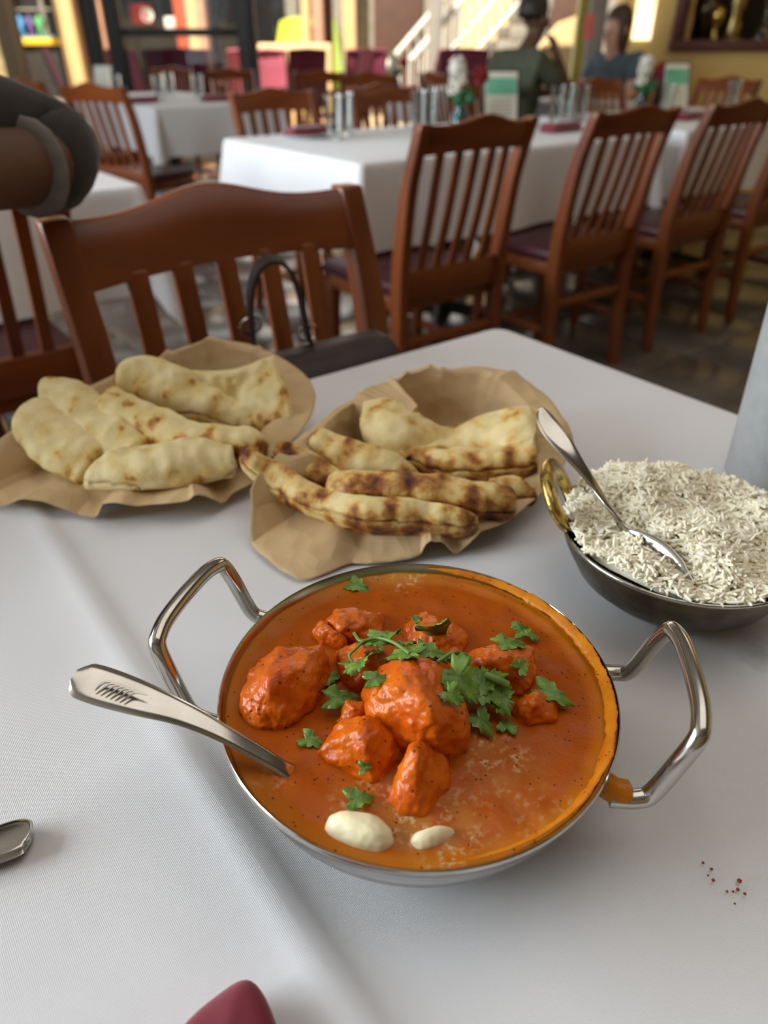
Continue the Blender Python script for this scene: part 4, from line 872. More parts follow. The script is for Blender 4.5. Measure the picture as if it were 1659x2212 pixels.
# ------------------------------------------------------------------ handbag on the near chair
cA = uv(.408, .615); bag = thing('handbag', 'dark brown leather handbag with looped strap on the near chair', 'handbag', uv(.405, .716, .484), TH)
bm_ = MB(); prof_b = [(0, 1.0, .92), (.03, 1.0, 1.0), (.16, 1.0, 1.0), (.225, 1.0, .84), (.258, .99, .58), (.270, .96, .30)]
rings = []
for z, sx, sy in prof_b:
    hw, hd = .138 * sx, .072 * sy; ring = []
    for k in range(40):
        a = 2 * PI * k / 40; ca, sa = math.cos(a), math.sin(a); e = .28
        ring.append(Vector((hw * math.copysign(abs(ca) ** e, ca), hd * math.copysign(abs(sa) ** e, sa), z)))
    rings.append(ring)
obj('body', bm_.sweep(rings).mesh('body', bevel=.004, angle=60), M['leather'], bag)
def strap_pt(px, py, v): 
    q = atv(px, py, v) - uv(.405, .716, .484); return Vector((q.x * CU + q.y * SU, -q.x * SU + q.y * CU, q.z))
S1 = [(545, 735), (540, 650), (552, 590), (583, 562), (618, 575), (645, 630), (658, 690), (668, 735)]
sp_pts = curve([strap_pt(x, y, .745) for x, y in S1], 40); rings = []
for i, q in enumerate(sp_pts):
    t = (sp_pts[min(i + 1, 39)] - sp_pts[max(i - 1, 0)]).normalized(); yv = Vector((.35, .94, 0)).normalized(); yv = (yv - t * yv.dot(t)).normalized(); n = t.cross(yv)
    rings.append([q + yv * .016 + n * .0022, q - yv * .016 + n * .0022, q - yv * .016 - n * .0022, q + yv * .016 - n * .0022])
obj('strap', MB().sweep(rings).mesh('strap', angle=60), M['leather'], bag)
for k in (2, 37): obj('strap_ring', MB().tube([sp_pts[k] + Vector((math.cos(a) * .014, 0, math.sin(a) * .010)) for a in [2 * PI * j / 20 for j in range(21)]], .0016, 6), M['steel'], bag)

# ------------------------------------------------------------------ settings on the other tables
TZ = .7665
gm = MB().lathe([(.022, 0), (.029, .001), (.031, .01), (.0375, .148), (.0360, .148), (.0295, .016), (.022, .014)], 32).mesh('glass_tumbler', angle=60); gm.materials.append(M['clear'])
def tumbler(px, v, label): 
    u = u_at(px, v, TZ + .05); tag(obj('glass_tumbler', gm, None, None, uv(u, v, TZ)), label, 'glass', 'glass tumblers on the laid tables')
def napkin(px, v, label, rz=0, L_=.20):
    u = u_at(px, v, TZ + .02); t = thing('folded_napkin', label, 'napkin', uv(u, v, TZ), TH + rz, 'red napkins on the laid tables')
    obj('fold', MB().box((0, 0, .012), (L_, .085, .022)).mesh('fold', bevel=.009, bseg=3), M['napkin'], t)
    obj('upper_fold', MB().box((.01, .005, .029), (L_ * .94, .072, .012)).mesh('upper_fold', bevel=.005, bseg=3), M['napkin'], t)
pmh = MB().lathe([(.05, 0), (.065, .002), (.10, .012), (.103, .0135), (.098, .0125), (.062, .005), (.05, .004)], 48).mesh('side_plate', angle=60); pmh.materials.append(M['china'])
def splate(px, v, label):
    u = u_at(px, v, TZ); tag(obj('side_plate', pmh, None, None, uv(u, v, TZ)), label, 'plate', 'white plates on the laid tables')
def menu(px, v, w_, h, label, rz, head=True):
    u = u_at(px, v, TZ + .08); t = thing('menu_stand', label, 'menu', uv(u, v, TZ), rz)
    Mx = Matrix.Rotation(R(-12), 3, 'X')
    obj('board', MB().box((0, 0, h / 2 + .004), (w_, .012, h), Mx).mesh('board', bevel=.002), M['blackmetal'], t)
    obj('back_leg', MB().box((0, .045, h * .42), (w_ * .8, .008, h * .85), Matrix.Rotation(R(16), 3, 'X')).mesh('back_leg', bevel=.002), M['blackmetal'], t)
    c = obj('card', MB().box(Mx @ Vector((0, -.0075, 0)) + Vector((0, 0, h / 2 + .004)), (w_ * .86, .002, h * .92), Mx), M['menu_white'], t)
    if head: obj('card_header', MB().box(Mx @ Vector((0, -.009, h * .20)) + Vector((0, 0, h / 2 + .004)), (w_ * .80, .002, h * .30), Mx), M['menu_green'], c)
    for k in range(5): obj('text_line', MB().box(Mx @ Vector((0, -.009, -h * .05 - k * h * .07)) + Vector((0, 0, h / 2 + .004)), (w_ * (.6 - .06 * (k % 2)), .0012, h * .014), Mx), M['greypaint'], c)
def petals(mb, c, r, n, seed, s):
    rnd = random.Random(seed)
    for _ in range(n):
        d = Vector((rnd.gauss(0, 1), rnd.gauss(0, 1), rnd.gauss(0, 1))).normalized(); q = c + d * r * rnd.uniform(.6, 1)
        a = d.orthogonal().normalized(); b = d.cross(a)
        mb.add([q - a * s - d * .1 * s, q - b * s, q + a * s, q + b * s, q + d * s * .5], [(0, 1, 4), (1, 2, 4), (2, 3, 4), (3, 0, 4), (3, 2, 1, 0)])
def vase(px, v, label, seed):
    u = u_at(px, v, TZ + .06); t = thing('flower_vase', label, 'vase', uv(u, v, TZ), TH)
    obj('bottle', MB().lathe([(.03, 0), (.044, .002), (.048, .02), (.044, .05), (.024, .075), (.020, .095), (.024, .10), (.021, .10), (.017, .093), (.040, .048), (.044, .02), (.03, .005)], 28).mesh('bottle', angle=70), M['teal'], t)
    rnd = random.Random(seed)
    for k in range(6):
        a = k * 1.1; obj('stem', MB().tube([(0, 0, .008), (.012 * math.cos(a), .012 * math.sin(a), .09), (.045 * math.cos(a), .045 * math.sin(a), .165)], .003, 6), M['greenglass'], t)
    for k in range(4):
        a = k * 1.6 + .4; mb = MB(); petals(mb, Vector((.035 * math.cos(a), .035 * math.sin(a), .125)), .025, 14, k, .016); obj('leaf_cluster', mb.mesh('leaf_cluster', smooth=False), M['greenglass'], t)
    mb = MB(); petals(mb, Vector((-.05, -.02, .235)), .038, 90, seed, .010); petals(mb, Vector((-.035, -.01, .20)), .042, 90, seed + 1, .010); petals(mb, Vector((-.05, -.01, .155)), .032, 60, seed + 2, .010); obj('white_blossom', mb.mesh('white_blossom', smooth=False), M['white_petal'], t)
    mb = MB()
    for k in range(22):
        a = k * 2.4; r = .006 + .0016 * k; petals(mb, Vector((.062, -.03, .195)), .012 + .0018 * k, 4, seed + k, .018)
    obj('red_rose', mb.mesh('red_rose', smooth=False), M['red_petal'], t)
tumbler(722, 2.58, 'glass tumbler nearest on the table behind the near chair'); tumbler(745, 2.70, 'glass tumbler just behind the nearest one beside the red napkin')
tumbler(905, 2.66, 'glass tumbler left of the flower vase'); tumbler(928, 2.72, 'second glass tumbler left of the flower vase')
tumbler(1203, 2.62, 'glass tumbler right of the green-headed menu stand'); tumbler(1225, 2.72, 'middle glass tumbler right of the menu stand'); tumbler(1252, 2.60, 'rightmost glass tumbler of three beside the menu stand')
tumbler(1440, 2.45, 'glass tumbler before the right-hand menu stand'); tumbler(1582, 2.55, 'glass tumbler at the right end of the long row')
tumbler(252, 5.65, 'glass tumbler at the left corner of the far left table'); tumbler(344, 5.35, 'glass tumbler in front on the far left table'); tumbler(366, 5.9, 'glass tumbler behind the front one on the far left table'); tumbler(428, 5.35, 'glass tumbler at the right of the far left table')
splate(662, 2.72, 'white side plate under the red napkin'); napkin(660, 2.76, 'bright red folded napkin on a white plate', 0, .17)
napkin(1212, 2.28, 'red folded napkin between the first two chairs of the row', .1); napkin(1486, 2.30, 'red folded napkin between the second and third chair of the row', .1)
napkin(300, 5.2, 'dark red napkin in front on the far left table', .2, .26); napkin(470, 5.1, 'dark red napkin at the right end of the far left table', -.1, .24)
menu(1080, 2.62, .175, .215, 'menu stand with pale card and green heading left of the tumblers', R(12)); menu(1455, 2.62, .185, .235, 'menu stand with green heading below the wall niche', R(22)); menu(226, 5.9, .16, .20, 'dark-framed menu card on the far left table', R(-15), False)
vase(995, 2.58, 'teal bottle vase with white blossom and red rose before the stairs', 3); vase(1388, 2.72, 'teal bottle vase with red rose in front of the woman', 8)
vase(855, 5.75, 'distant small flower vase before the stair rail', 14)
tag(obj('water_carafe', MB().lathe([(.03, 0), (.052, .002), (.055, .02), (.050, .09), (.026, .15), (.022, .18), (.034, .215), (.032, .215), (.019, .18), (.023, .15), (.046, .09), (.051, .02), (.03, .006)], 32).mesh('water_carafe', angle=70), M['clear'], None, uv(u_at(1357, 3.70, TZ + .1), 3.70, TZ)), 'clear glass water carafe in front of the seated woman', 'carafe')

# ------------------------------------------------------------------ people
def skinned(name, V, E, m, parent=None, sub=2):
    me = bpy.data.meshes.new(name); me.from_pydata([v[0] for v in V], E, []); me.update()
    o = obj(name, me, m, parent); sk = o.modifiers.new('skin', 'SKIN'); sk.use_smooth_shade = True
    for i, v in enumerate(V):
        d = me.skin_vertices[0].data[i]; r = v[1]; d.radius = r if isinstance(r, tuple) else (r, r); d.use_root = (i == 0)
    s = o.modifiers.new('smooth', 'SUBSURF'); s.levels = s.render_levels = sub
    return o
def person(label, loc, rz, J, skin, shirt, hairm, hair_long, lean=0):
    """J: joints in local space (facing +y), keys el/wl (left arm: -x), er/wr"""
    t = thing('person', label, 'person', loc, rz)
    g = lambda k, d: Vector(J.get(k, d))
    pel, ab, che, nk = g('pelvis', (0, 0, .56)), g('abdomen', (0, -.02, .72)), g('chest', (0, -.01, .90)), g('neck', (0, .01, 1.06))
    hd = g('head', (0, .04, 1.19)); jaw = hd + Vector(J.get('face', (0, 1, 0))).normalized() * .035 - Vector((0, 0, .07))
    sl, sr = g('sl', (-.175, -.01, .99)), g('sr', (.175, -.01, .99)); el, er = g('el', (-.23, .10, .76)), g('er', (.23, .10, .76)); wl, wr = g('wl', (-.14, .32, .80)), g('wr', (.14, .32, .80))
    V = [(pel, (.14, .10)), (ab, (.125, .09)), (che, (.14, .10)), (nk, .050), (jaw, (.055, .055)), (hd, (.082, .092)), (hd + Vector((0, -.01, .055)), (.065, .072)),
         (sl, .058), (el, .042), (wl, .027), (sr, .058), (er, .042), (wr, .027), ((-.09, .02, .54), .085), ((-.11, .40, .54), .062), ((-.11, .41, .10), .038), ((-.11, .53, .05), .032), ((.09, .02, .54), .085), ((.11, .40, .54), .062), ((.11, .41, .10), .038), ((.11, .53, .05), .032)]
    E_ = [(0, 1), (1, 2), (2, 3), (3, 4), (4, 5), (5, 6), (2, 7), (7, 8), (8, 9), (2, 10), (10, 11), (11, 12), (0, 13), (13, 14), (14, 15), (15, 16), (0, 17), (17, 18), (18, 19), (19, 20)]
    for wi, e_ in ((9, el), (12, er)):      # palm and five fingers
        w_ = V[wi][0]; d = (w_ - e_).normalized(); s = d.cross(Vector((0, 0, 1))).normalized(); pi = len(V); V.append((w_ + d * .055, (.034, .014))); E_.append((wi, pi))
        for k, L_ in enumerate((.055, .072, .078, .072, .058)):
            off = (k - 2) * .017; b = len(V)
            if k == 0: dd = (d * .5 + s * (-.8)).normalized(); p0 = w_ + d * .03 - s * .028; par = wi
            else: dd = d; p0 = w_ + d * .078 + s * off; par = pi
            V.append((p0 + Vector((0, 0, -.004)), .0095)); V.append((p0 + dd * L_ * .5 + Vector((0, 0, -.008)), .0085)); V.append((p0 + dd * L_ + Vector((0, 0, -.026)), .0075)); E_ += [(par, b), (b, b + 1), (b + 1, b + 2)]
    skinned('body', V, E_, skin, t)
    c = J.get('sleeve', .65)
    ml, mr_ = sl.lerp(el, c), sr.lerp(er, c)
    SV = [(pel + Vector((0, 0, -.01)), (.165, .125)), (ab, (.150, .115)), (che, (.168, .125)), (che.lerp(nk, .62), (.09, .072)), (sl, .078), (ml, .064), (sr, .078), (mr_, .064)]
    SE = [(0, 1), (1, 2), (2, 3), (2, 4), (4, 5), (2, 6), (6, 7)]
    if 'long' in J:
        cu = el.lerp(wl, .22); SV[5] = (sl.lerp(el, .55), .066); SV += [(el, .060), (cu, .052)]; SE += [(5, 8), (8, 9)]
    skinned('shirt', SV, SE, shirt, t)
    if 'long' in J:
        d = (wl - el).normalized(); skinned('cuff', [(cu - d * .012, .0555), (cu + d * .012, .0545)], [(0, 1)], M['cuff'], t)
    skinned('trousers', [((0, .0, .55), (.155, .115)), ((-.09, .04, .545), .098), ((-.11, .41, .545), .075), ((-.11, .415, .14), .055), ((.09, .04, .545), .098), ((.11, .41, .545), .075), ((.11, .415, .14), .055)], [(0, 1), (1, 2), (2, 3), (0, 4), (4, 5), (5, 6)], M['navy'], t)
    fd = Vector(J.get('face', (0, 1, 0))).normalized(); rt = fd.cross(Vector((0, 0, 1))).normalized()
    # hair: a shell over the cranium, open at the face
    bm = bmesh.new(); bmesh.ops.create_uvsphere(bm, u_segments=32, v_segments=20, radius=1)
    for v_ in bm.verts:
        q = v_.co.copy(); f_ = q.y
        r = .108 + .006 * noise.noise(q * 6); dn = 0
        if hair_long and q.z < .1 and f_ < .45: dn = .16 * min(1, (.1 - q.z)) * (.5 if f_ > .1 else 1)
        x, y, z = q.x * r * .90, q.y * r, q.z * r * 1.05
        if f_ > .25 and q.z < .55: y -= .055 * (f_ - .25); z += .05 * (f_ - .25)
        if not hair_long and q.z < -.35: z = z * .55; x *= .86; y *= .9
        v_.co = rt * x + fd * (y - .012) + Vector((0, 0, z + .022 - dn))
    for f in bm.faces: f.smooth = True
    cut = [f for f in bm.faces if (f.calc_center_median().dot(fd) > .040 and f.calc_center_median().z < .058)]
    bmesh.ops.delete(bm, geom=cut, context='FACES')
    me = bpy.data.meshes.new('hair'); bm.to_mesh(me); bm.free(); ho = obj('hair', me, hairm, t, hd)
    sm = ho.modifiers.new('thickness', 'SOLIDIFY'); sm.thickness = .012
    for s in (-1, 1):
        obj('eye', MB().lathe([(.001, -.008), (.007, -.004), (.008, 0), (.007, .004), (.001, .008)], 10), M['hair_dark'], t, hd + fd * .083 + rt * s * .032 + Vector((0, 0, -.005)))
        obj('ear', MB().lathe([(.004, -.03), (.014, -.02), (.017, .0), (.015, .018), (.004, .028)], 10), skin, t, hd + rt * s * .084 - fd * .005 + Vector((0, 0, -.015)))
    obj('nose', MB().tube([hd + fd * .086 + Vector((0, 0, .005)), hd + fd * .102 + Vector((0, 0, -.022)), hd + fd * .106 + Vector((0, 0, -.036)), hd + fd * .088 + Vector((0, 0, -.042))], [.006, .010, .013, .008], 10), skin, t)
    obj('mouth', MB().tube([hd + fd * .076 + rt * -.022 + Vector((0, 0, -.066)), hd + fd * .087 + Vector((0, 0, -.064)), hd + fd * .076 + rt * .022 + Vector((0, 0, -.066))], [.003, .006, .003], 8), M['coral'], t)
    return t
person('person in an olive shirt seen from behind, elbow on the table', (*uv(3.81, 3.66).xy, 0), R(-53), {'pelvis': (0, -.02, .56), 'head': (0, .10, 1.225), 'neck': (0, .06, 1.08), 'chest': (0, .03, .91), 'er': (.20, .27, .80), 'wr': (.06, .26, 1.03), 'el': (-.23, .20, .80), 'wl': (-.05, .38, .82), 'face': (.15, 1, -.1)}, M['skin_b'], M['olive_tee'], M['hair_dark'], False)
person('person in a blue-grey T-shirt with long brown hair, facing us', (*uv(4.99, 3.84).xy, 0), R(127), {'head': (0, .06, 1.185), 'neck': (0, .03, 1.055), 'face': (.1, 1, -.25), 'wl': (-.02, .36, .82), 'wr': (.10, .38, .82)}, M['skin_a'], M['blue_tee'], M['hair'], True)
pl = uv(-.10, .82)
person('person at the left edge, dark-sleeved elbow resting on the near chair back', (pl.x, pl.y, 0), TH + PI, {'el': (-.35, -.055, .955), 'wl': (-.06, .16, .985), 'sl': (-.17, -.05, 1.02), 'sr': (.17, -.02, 1.0), 'er': (.24, .04, .80), 'wr': (.20, .28, .79), 'long': 1, 'sleeve': .9}, M['skin_b'], M['charcoal'], M['hair_dark'], False)

# ------------------------------------------------------------------ wall niche ornaments and poster
def ornament(px, prof, m, label, name='ornament_vase', cat='vase', dy=.30):
    x = atY(px, 60, YW + dy).x; tag(obj(name, MB().lathe(prof, 28).mesh(name, angle=70), m, None, (x, YW + dy, nz0 - .008)), label, cat)
ornament(1520, [(.02, 0), (.09, .004), (.07, .03), (.03, .06), (.06, .12), (.115, .20), (.12, .26), (.07, .33), (.045, .37), (.07, .42), (.05, .43), (.03, .43)], M['bronze'], 'dark bronze pot in the wall niche')
ornament(1582, [(.02, 0), (.10, .004), (.095, .05), (.06, .06), (.07, .12), (.045, .20), (.075, .27), (.06, .36), (.03, .40), (.045, .44), (.045, .50), (.012, .55)], M['gold'], 'gilded figurine in the wall niche', 'figurine', 'figurine')
ornament(1648, [(.02, 0), (.07, .004), (.08, .06), (.05, .12), (.02, .17), (.018, .26), (.035, .30), (.02, .31)], M['clear'], 'clear glass ornament at the right of the wall niche')
ornament(1486, [(.01, 0), (.035, .003), (.03, .02), (.022, .05), (.03, .15), (.022, .26), (.03, .30), (.01, .32)], M['tan'], 'slim pale ornament at the left of the wall niche', 'ornament_candle', 'candle', .2)
ornament(1545, [(.01, 0), (.055, .003), (.03, .03), (.015, .10), (.05, .16), (.055, .22), (.02, .26), (.01, .27)], M['brass'], 'small brass goblet between pot and figurine', 'goblet', 'goblet', .2)
pa, pb = atY(1366, 86, YW - .03), atY(1413, 40, YW - .03)
po = thing('lit_poster', 'brightly lit white and orange poster on the yellow wall', 'poster', ((pa.x + pb.x) / 2, YW - .012, pa.z + .26))
obj('panel', MB().box((0, 0, 0), (pb.x - pa.x, .02, .52)).mesh('panel', bevel=.003), M['lit'], po)
obj('orange_print', MB().add([(.02, -.0115, -.22), (pb.x - pa.x - .125, -.0115, -.20), (.085, -.0115, .10), (.04, -.0115, -.02)], [(0, 1, 2, 3)]), M['poster_orange'], po)
xs_ = atY(1272, 58, 7.95); tag(obj('coral_notice', MB().box((xs_.x, 7.94, xs_.z), (.085, .01, .19)).mesh('coral_notice', bevel=.003), M['coral'], None), 'small coral notice beside the yellow door frame', 'sign')

# ------------------------------------------------------------------ outside
struct(obj('ground_outside', MB().box((4, 26, -.06), (70, 34.6, .08)), M['pave']))
YF = 21.5
def fx(px, Y=YF, y=60): return atY(px, y, Y).x
sb = thing('shop_building', 'tan shop building across the sunny square', 'building', (fx(280), YF, 0)); ox = fx(280)
def slab(name, p0, p1, z0, z1, m, dy=0, th_=.3, parent=None):
    a, b = fx(p0), fx(p1); return obj(name, MB().box(((a + b) / 2 - ox, dy, (z0 + z1) / 2), (b - a, th_, z1 - z0)).mesh(name, bevel=.01), m, parent or sb)
zz = lambda y, Y=YF: atY(100, y, Y).z
slab('wall', -160, 520, 0, 7, M['darkbrown'], .45)
w1 = slab('shop_window', 24, 148, zz(78), 4.5, M['darkglass'], .22, .2)
slab('window_bar', 92, 101, zz(78), 4.5, M['greypaint'], .1, .06, w1)
slab('window_transom', 24, 148, zz(22), zz(18), M['greypaint'], .1, .06, w1)
slab('yellow_band', 26, 148, zz(97), zz(82), M['yellow'], .05, .3)
slab('blue_band', 26, 148, zz(82), zz(77), M['blue_trim'], .08, .2)
slab('plinth', 26, 148, .0, zz(100), M['dark_inside'], .15, .3)
for p0, p1, m in ((-160, 24, 'tan'), (138, 175, 'tan'), (203, 236, 'pink_stucco'), (388, 412, 'brickred'), (414, 436, 'tan'), (437, 452, 'pink_stucco')): slab('column', p0, p1, 0, 7, M[m], -.15, .5)
w2 = slab('shop_window', 262, 386, .6, 4.5, M['darkglass'], .22, .2); slab('shop_window', 176, 203, .4, 4.5, M['darkglass'], .22, .2); slab('shop_window', 453, 518, .5, 4.5, M['darkglass'], .22, .2)
def disc(name, px, py, rpx, m, dy, parent):
    q = atY(px, py, YF + dy); r = rpx * YF * CP / FPX; mb = MB().lathe([(r * .02, -.02), (r, -.02), (r, .02), (r * .02, .02)], 28); mb.v = [(v[0] + q.x - ox, v[2] + dy, v[1] + q.z) for v in mb.v]; obj(name, mb, m, parent)
slab('red_sign', 286, 332, zz(52), zz(8), M['sign_red'], .08, .05, w2); disc('white_emblem', 318, 32, 13, M['sign_white'], .03, w2); slab('white_notice', 356, 378, zz(62), zz(36), M['sign_white'], .08, .05, w2)
slab('sign_stroke', 314, 318, zz(42), zz(22), M['sign_red'], -.01, .03, w2); slab('sign_stroke', 320, 324, zz(44), zz(24), M['sign_red'], -.01, .03, w2)
def figure(px, m, label):      # cut-out child figure with raised arms on the window
    q = atY(px, 56, YF); t = thing('figure_sign', label, 'sign', (q.x, YF + .03, q.z), 0, 'cut-out figures on the shop window'); t.scale = (.58, .8, .82)
    obj('head', MB().lathe([(.002, -.03), (.10, -.02), (.10, .02), (.002, .03)], 20).mesh('head'), m, t).matrix_local = Matrix.Translation((0, 0, .17)) @ Matrix.Rotation(R(90), 4, 'X')
    obj('torso', MB().add([(x, y, z) for y in (-.02, .02) for x, z in ((-.10, .08), (.10, .08), (.08, -.10), (-.08, -.10))], [(0, 1, 2, 3), (7, 6, 5, 4), (0, 4, 5, 1), (1, 5, 6, 2), (2, 6, 7, 3), (3, 7, 4, 0)]).mesh('torso', bevel=.01), m, t)
    for k in (-1, 1):
        obj('arm', MB().tube([(k * .07, 0, .05), (k * .16, 0, .09), (k * .20, 0, .20)], [.04, .035, .03], 8), m, t); obj('leg', MB().tube([(k * .04, 0, -.08), (k * .07, 0, -.18), (k * .11, 0, -.27)], [.045, .04, .04], 8), m, t)
figure(44, M['fig_blue'], 'blue cut-out figure with raised arms on the shop window'); figure(65, M['fig_purple'], 'purple cut-out figure in the middle of the shop window'); figure(85, M['fig_green'], 'green cut-out figure on the shop window')
# tree trunk at the far left
q = at(28, 222, 0); tr_ = thing('tree', 'pale rough tree trunk at the far left outside', 'tree', (q.x, q.y, -.02))
rr = .27; obj('trunk', MB().tube(curve([(.0, 0, 0), (-.05, 0, .5), (-.12, 0, 1.3), (-.22, 0, 3.4), (-.3, 0, 7.6)], 24), [rr * (1.35 - .4 * min(1, i / 5)) * (1 + .06 * math.sin(i * 1.7)) for i in range(24)], 18), M['bark'], tr_)
for k, a in enumerate((.5, 2.2, 4.0)):
    obj('branch', MB().tube([(-.3, 0, 7.5), (-.3 + .8 * math.cos(a), .8 * math.sin(a) - .5, 8.6), (-.3 + 1.5 * math.cos(a), 1.5 * math.sin(a) - .9, 9.4)], [.16, .10, .05], 10), M['bark'], tr_)
mb = MB()
for k in range(5): petals(mb, Vector((-.3 + math.cos(k * 1.3) * 1.1, math.sin(k * 1.3) * 1.1 - 1.2, 9.8)), 1.1, 160, k, .16)
obj('foliage', mb.mesh('foliage', smooth=False), M['leaf'], tr_)['kind'] = 'stuff'
# columns of the covered walk, low white wall, far building
def column(p0, p1, Y, m, label):
    a, b = fx(p0, Y), fx(p1, Y); t = thing('walkway_column', label, 'column', ((a + b) / 2, Y, -.02), 0, 'columns of the covered walk')
    obj('shaft', MB().box((0, 0, 2.6), (b - a, .4, 5.2)).mesh('shaft', bevel=.02), m, t); obj('base', MB().box((0, 0, .12), (b - a + .08, .48, .24)).mesh('base', bevel=.02), m, t)
column(654, 673, 15.5, M['tan'], 'tan column left of the pink one outside'); column(678, 700, 15.0, M['pink_stucco'], 'pink column outside beside a dark pier'); column(701, 719, 15.3, M['darkbrown'], 'dark brown pier right of the pink column'); column(742, 769, 15.5, M['tan'], 'tan column at the foot of the stair rail')
a, b = fx(556, 14), fx(715, 14); tag(obj('low_wall', MB().box(((a + b) / 2, 14, .56), (b - a, .3, 1.16)).mesh('low_wall', bevel=.03), M['tan']), 'low cream wall outside behind the patio chairs', 'wall')
far = thing('office_building', 'dim building beyond the parked lime car', 'building', (fx(640, 27), 27, -.02))
obj('wall', MB().box((0, 0, 3.5), (9, .4, 7)).mesh('wall', bevel=.02), M['concrete'], far)
for k in range(6):
    f = obj('window', MB().box((-3.6 + k * 1.4, -.22, 2.0), (1.0, .06, 1.8)).mesh('window', bevel=.01), M['darkglass'], far); obj('lintel', MB().box((-3.6 + k * 1.4, -.24, 3.0), (1.1, .1, .14)).mesh('lintel', bevel=.01), M['tan'], f)
# parked car
Yc = 18.5; cx = fx(664, Yc); car = thing('parked_car', 'small lime green car parked outside behind the columns', 'car', (cx, Yc, -.02))
rings = []
for y, w_, z0, z1 in ((-1.6, .62, .35, .62), (-1.5, .74, .28, .82), (-.9, .80, .24, .98), (-.55, .80, .24, 1.08), (-.1, .70, .24, 1.62), (.9, .70, .24, 1.70), (1.5, .72, .24, 1.50), (1.8, .66, .3, .9)):
    rings.append([Vector((x, y, z)) for x, z in ((-w_ * .9, z0), (w_ * .9, z0), (w_ + .04, z0 + .25), (w_ + .02, (z0 + z1) / 2 + .1), (w_ * .82, z1 - .05), (w_ * .6, z1), (-w_ * .6, z1), (-w_ * .82, z1 - .05), (-w_ - .02, (z0 + z1) / 2 + .1), (-w_ - .04, z0 + .25))])
obj('body', MB().sweep(rings).mesh('body', angle=60), M['lime'], car)
obj('windscreen', MB().add([(.0, -.50, 1.18), (.58, -.50, 1.18), (.46, -.24, 1.48), (.0, -.24, 1.48), (.0, -.47, 1.16), (.58, -.47, 1.16), (.46, -.21, 1.46), (.0, -.21, 1.46)], [(0, 1, 2, 3), (7, 6, 5, 4), (0, 4, 5, 1), (2, 6, 7, 3), (1, 5, 6, 2), (3, 7, 4, 0)]), M['darkglass'], car)
for s in (-1, 1):
    for y in (-1.0, 1.2):
        mb = MB().lathe([(.12, -.09), (.30, -.09), (.32, 0), (.30, .09), (.12, .09)], 24); mb.v = [(s * .72 + v[2], y + v[0], .32 + v[1]) for v in mb.v]; obj('wheel', mb, M['rubber'], car)
    obj('headlight', MB().box((s * .52, -1.56, .68), (.26, .08, .16)).mesh('headlight', bevel=.03), M['sign_white'], car)
# stairs with rails
Ys = 12.0; sx0, sx1 = fx(905, Ys), fx(1245, Ys); st = thing('outdoor_staircase', 'concrete outdoor stairs with white handrails behind the man', 'stairs', (sx0, Ys, -.02))
ns_ = 13; dx = (sx1 - sx0) / 8; 
for k in range(ns_): obj('step', MB().box((k * dx * .62 + .2, .75, .17 * k + .085), (dx * .62 + .04, 1.5, .17)).mesh('step', bevel=.01), M['concrete'], st)
run = dx * .62; slope = .17 / run
def railing(y, x0, x1, zb, name='handrail'):
    h = obj(name, MB().tube([(x0, y, zb + slope * x0 + .95), (x1, y, zb + slope * x1 + .95)], .045, 10), M['rail'], st)
    obj('lower_rail', MB().tube([(x0, y, zb + slope * x0 + .14), (x1, y, zb + slope * x1 + .14)], .025, 8), M['rail'], h)
    n = int((x1 - x0) / .13)
    for i in range(n + 1):
        x = x0 + (x1 - x0) * i / n; obj('baluster', MB().tube([(x, y, zb + slope * x + .14), (x, y, zb + slope * x + .95)], .011, 6), M['rail'], h)
railing(.02, -.1, run * ns_, .1); railing(1.5, -.9, run * ns_, .35)
px_ = fx(940, 11.6); tag(obj('grey_post', MB().box((px_, 11.6, 1.9), (.17, .17, 3.84)).mesh('grey_post', bevel=.015), M['greypaint']), 'tall grey post in front of the stair rail', 'post')
bw = thing('stair_back_wall', 'shaded olive wall behind the outdoor stairs', 'wall', (fx(1000, 16), 16, -.02)); obj('wall', MB().box((1.2, 0, 2.6), (6.4, .3, 5.2)).mesh('wall', bevel=.02), M['concrete'], bw)
for k in range(3): obj('door_panel', MB().box((-1.2 + k * 1.6, -.18, 1.2), (.9, .06, 2.2)).mesh('door_panel', bevel=.02), M['tan'] if k == 1 else M['darkbrown'], bw)
# yellow wall below the flight, slanted top
Yy = 10.4; pts = [atY(1172, 150, Yy), atY(1252, 150, Yy), atY(1252, 36, Yy), atY(1214, 50, Yy), atY(1172, 100, Yy)]
pts[0].z = pts[1].z = -.02; mb = MB().add([(p.x, Yy + d, p.z) for d in (0, .2) for p in pts], [(0, 1, 2, 3, 4), (9, 8, 7, 6, 5)] + [(i, (i + 1) % 5, (i + 1) % 5 + 5, i + 5) for i in range(5)])
tag(obj('yellow_side_wall', mb.mesh('yellow_side_wall', bevel=.01), M['tan']), 'yellow wall with slanting top under the stairs', 'wall')

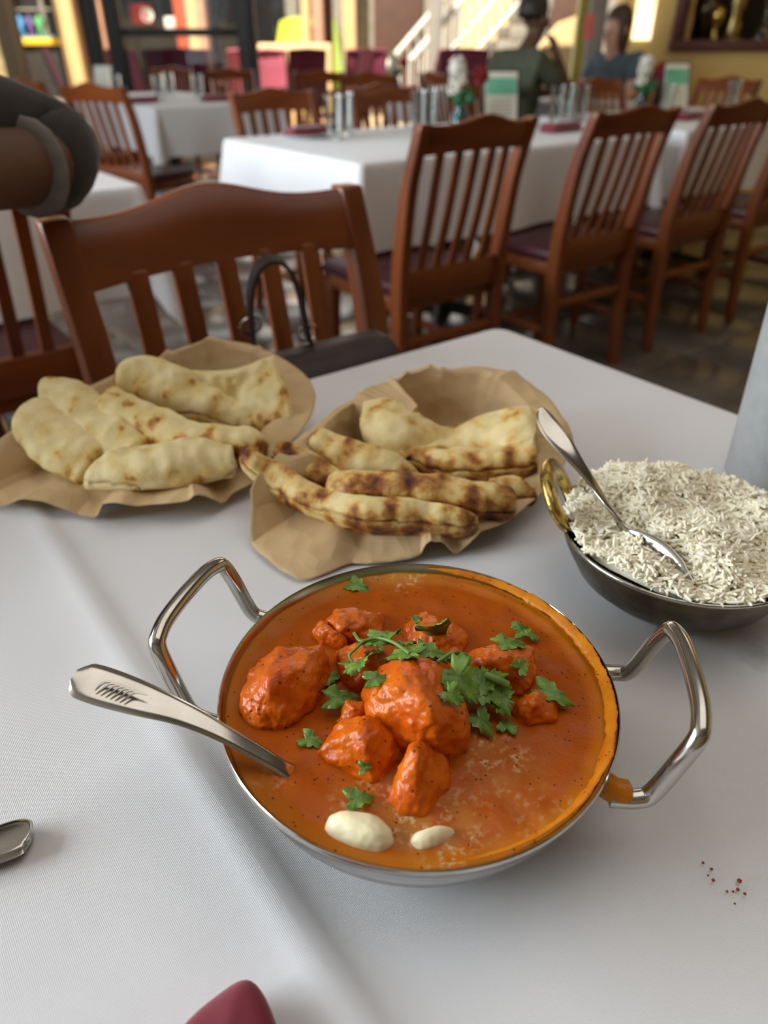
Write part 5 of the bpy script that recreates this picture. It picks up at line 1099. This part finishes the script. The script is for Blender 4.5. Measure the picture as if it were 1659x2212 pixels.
# patio sling chairs
def sling(px, Y, rz, m, w_, label, ztop=1.05):
    x = fx(px, Y, 105); t = thing('patio_chair', label, 'chair', (x, Y, -.02), rz, 'sling patio chairs outside')
    hw = w_ / 2
    def sheet(name, P, th_=.008):
        rings = []
        for y, z in P: rings.append([Vector((sx * hw * .94, y + (.03 * (1 - sx * sx)), z + d)) for sx, d in ((-1, 0), (-.5, 0), (0, 0), (.5, 0), (1, 0), (1, th_), (.5, th_), (0, th_), (-.5, th_), (-1, th_))])
        obj(name, MB().sweep(rings).mesh(name), m, t)
    sheet('back_sling', [(-.20, .44), (-.24, .62), (-.30, .85), (-.36, ztop)]); sheet('seat_sling', [(.26, .44), (.05, .40), (-.19, .42)])
    for s in (-1, 1):
        obj('side_frame', MB().tube(curve([(s * hw, .28, 0), (s * hw, .27, .42), (s * hw, .28, .62), (s * hw, .10, .66), (s * hw, -.24, .64)], 20), .016, 8), M['plum_frame'], t)
        obj('back_post', MB().tube([(s * hw, -.36, ztop + .01), (s * hw, -.30, .85), (s * hw, -.2, .44), (s * hw, -.30, 0)], .016, 8), M['plum_frame'], t)
    obj('top_bar', MB().tube([(-hw, -.36, ztop + .01), (0, -.35, ztop + .025), (hw, -.36, ztop + .01)], .016, 8), m, t)
sling(386, 9.7, R(8), M['sling_plum'], .74, 'wide plum patio chair seen from behind through the glass'); sling(300, 10.2, R(-25), M['sling_pink'], .5, 'pink patio chair beside the wide plum one')
sling(168, 9.6, R(-75), M['sling_pink'], .5, 'pale pink patio chair sideways before the yellow-band shop'); sling(4, 9.6, R(-80), M['sling_pink'], .5, 'pink patio chair cut by the left edge')
sling(578, 11.5, R(5), M['sling_pink'], .5, 'pink patio chair just right of the black post'); sling(648, 10.7, R(20), M['sling_plum'], .46, 'dark plum patio chair left of the pale pink one')
sling(728, 9.5, R(70), M['sling_pink'], .5, 'pale pink patio chair seen from the side'); sling(782, 10.9, R(10), M['sling_plum'], .5, 'plum patio chair below the stair handrail'); sling(915, 11.2, R(60), M['sling_plum'], .5, 'plum patio chair at the foot of the grey post'); sling(988, 10.1, R(10), M['sling_plum'], .55, 'plum patio chair behind the red rose'); sling(508, 12.4, R(30), M['sling_pink'], .5, 'pink patio chair glimpsed left of the black post')
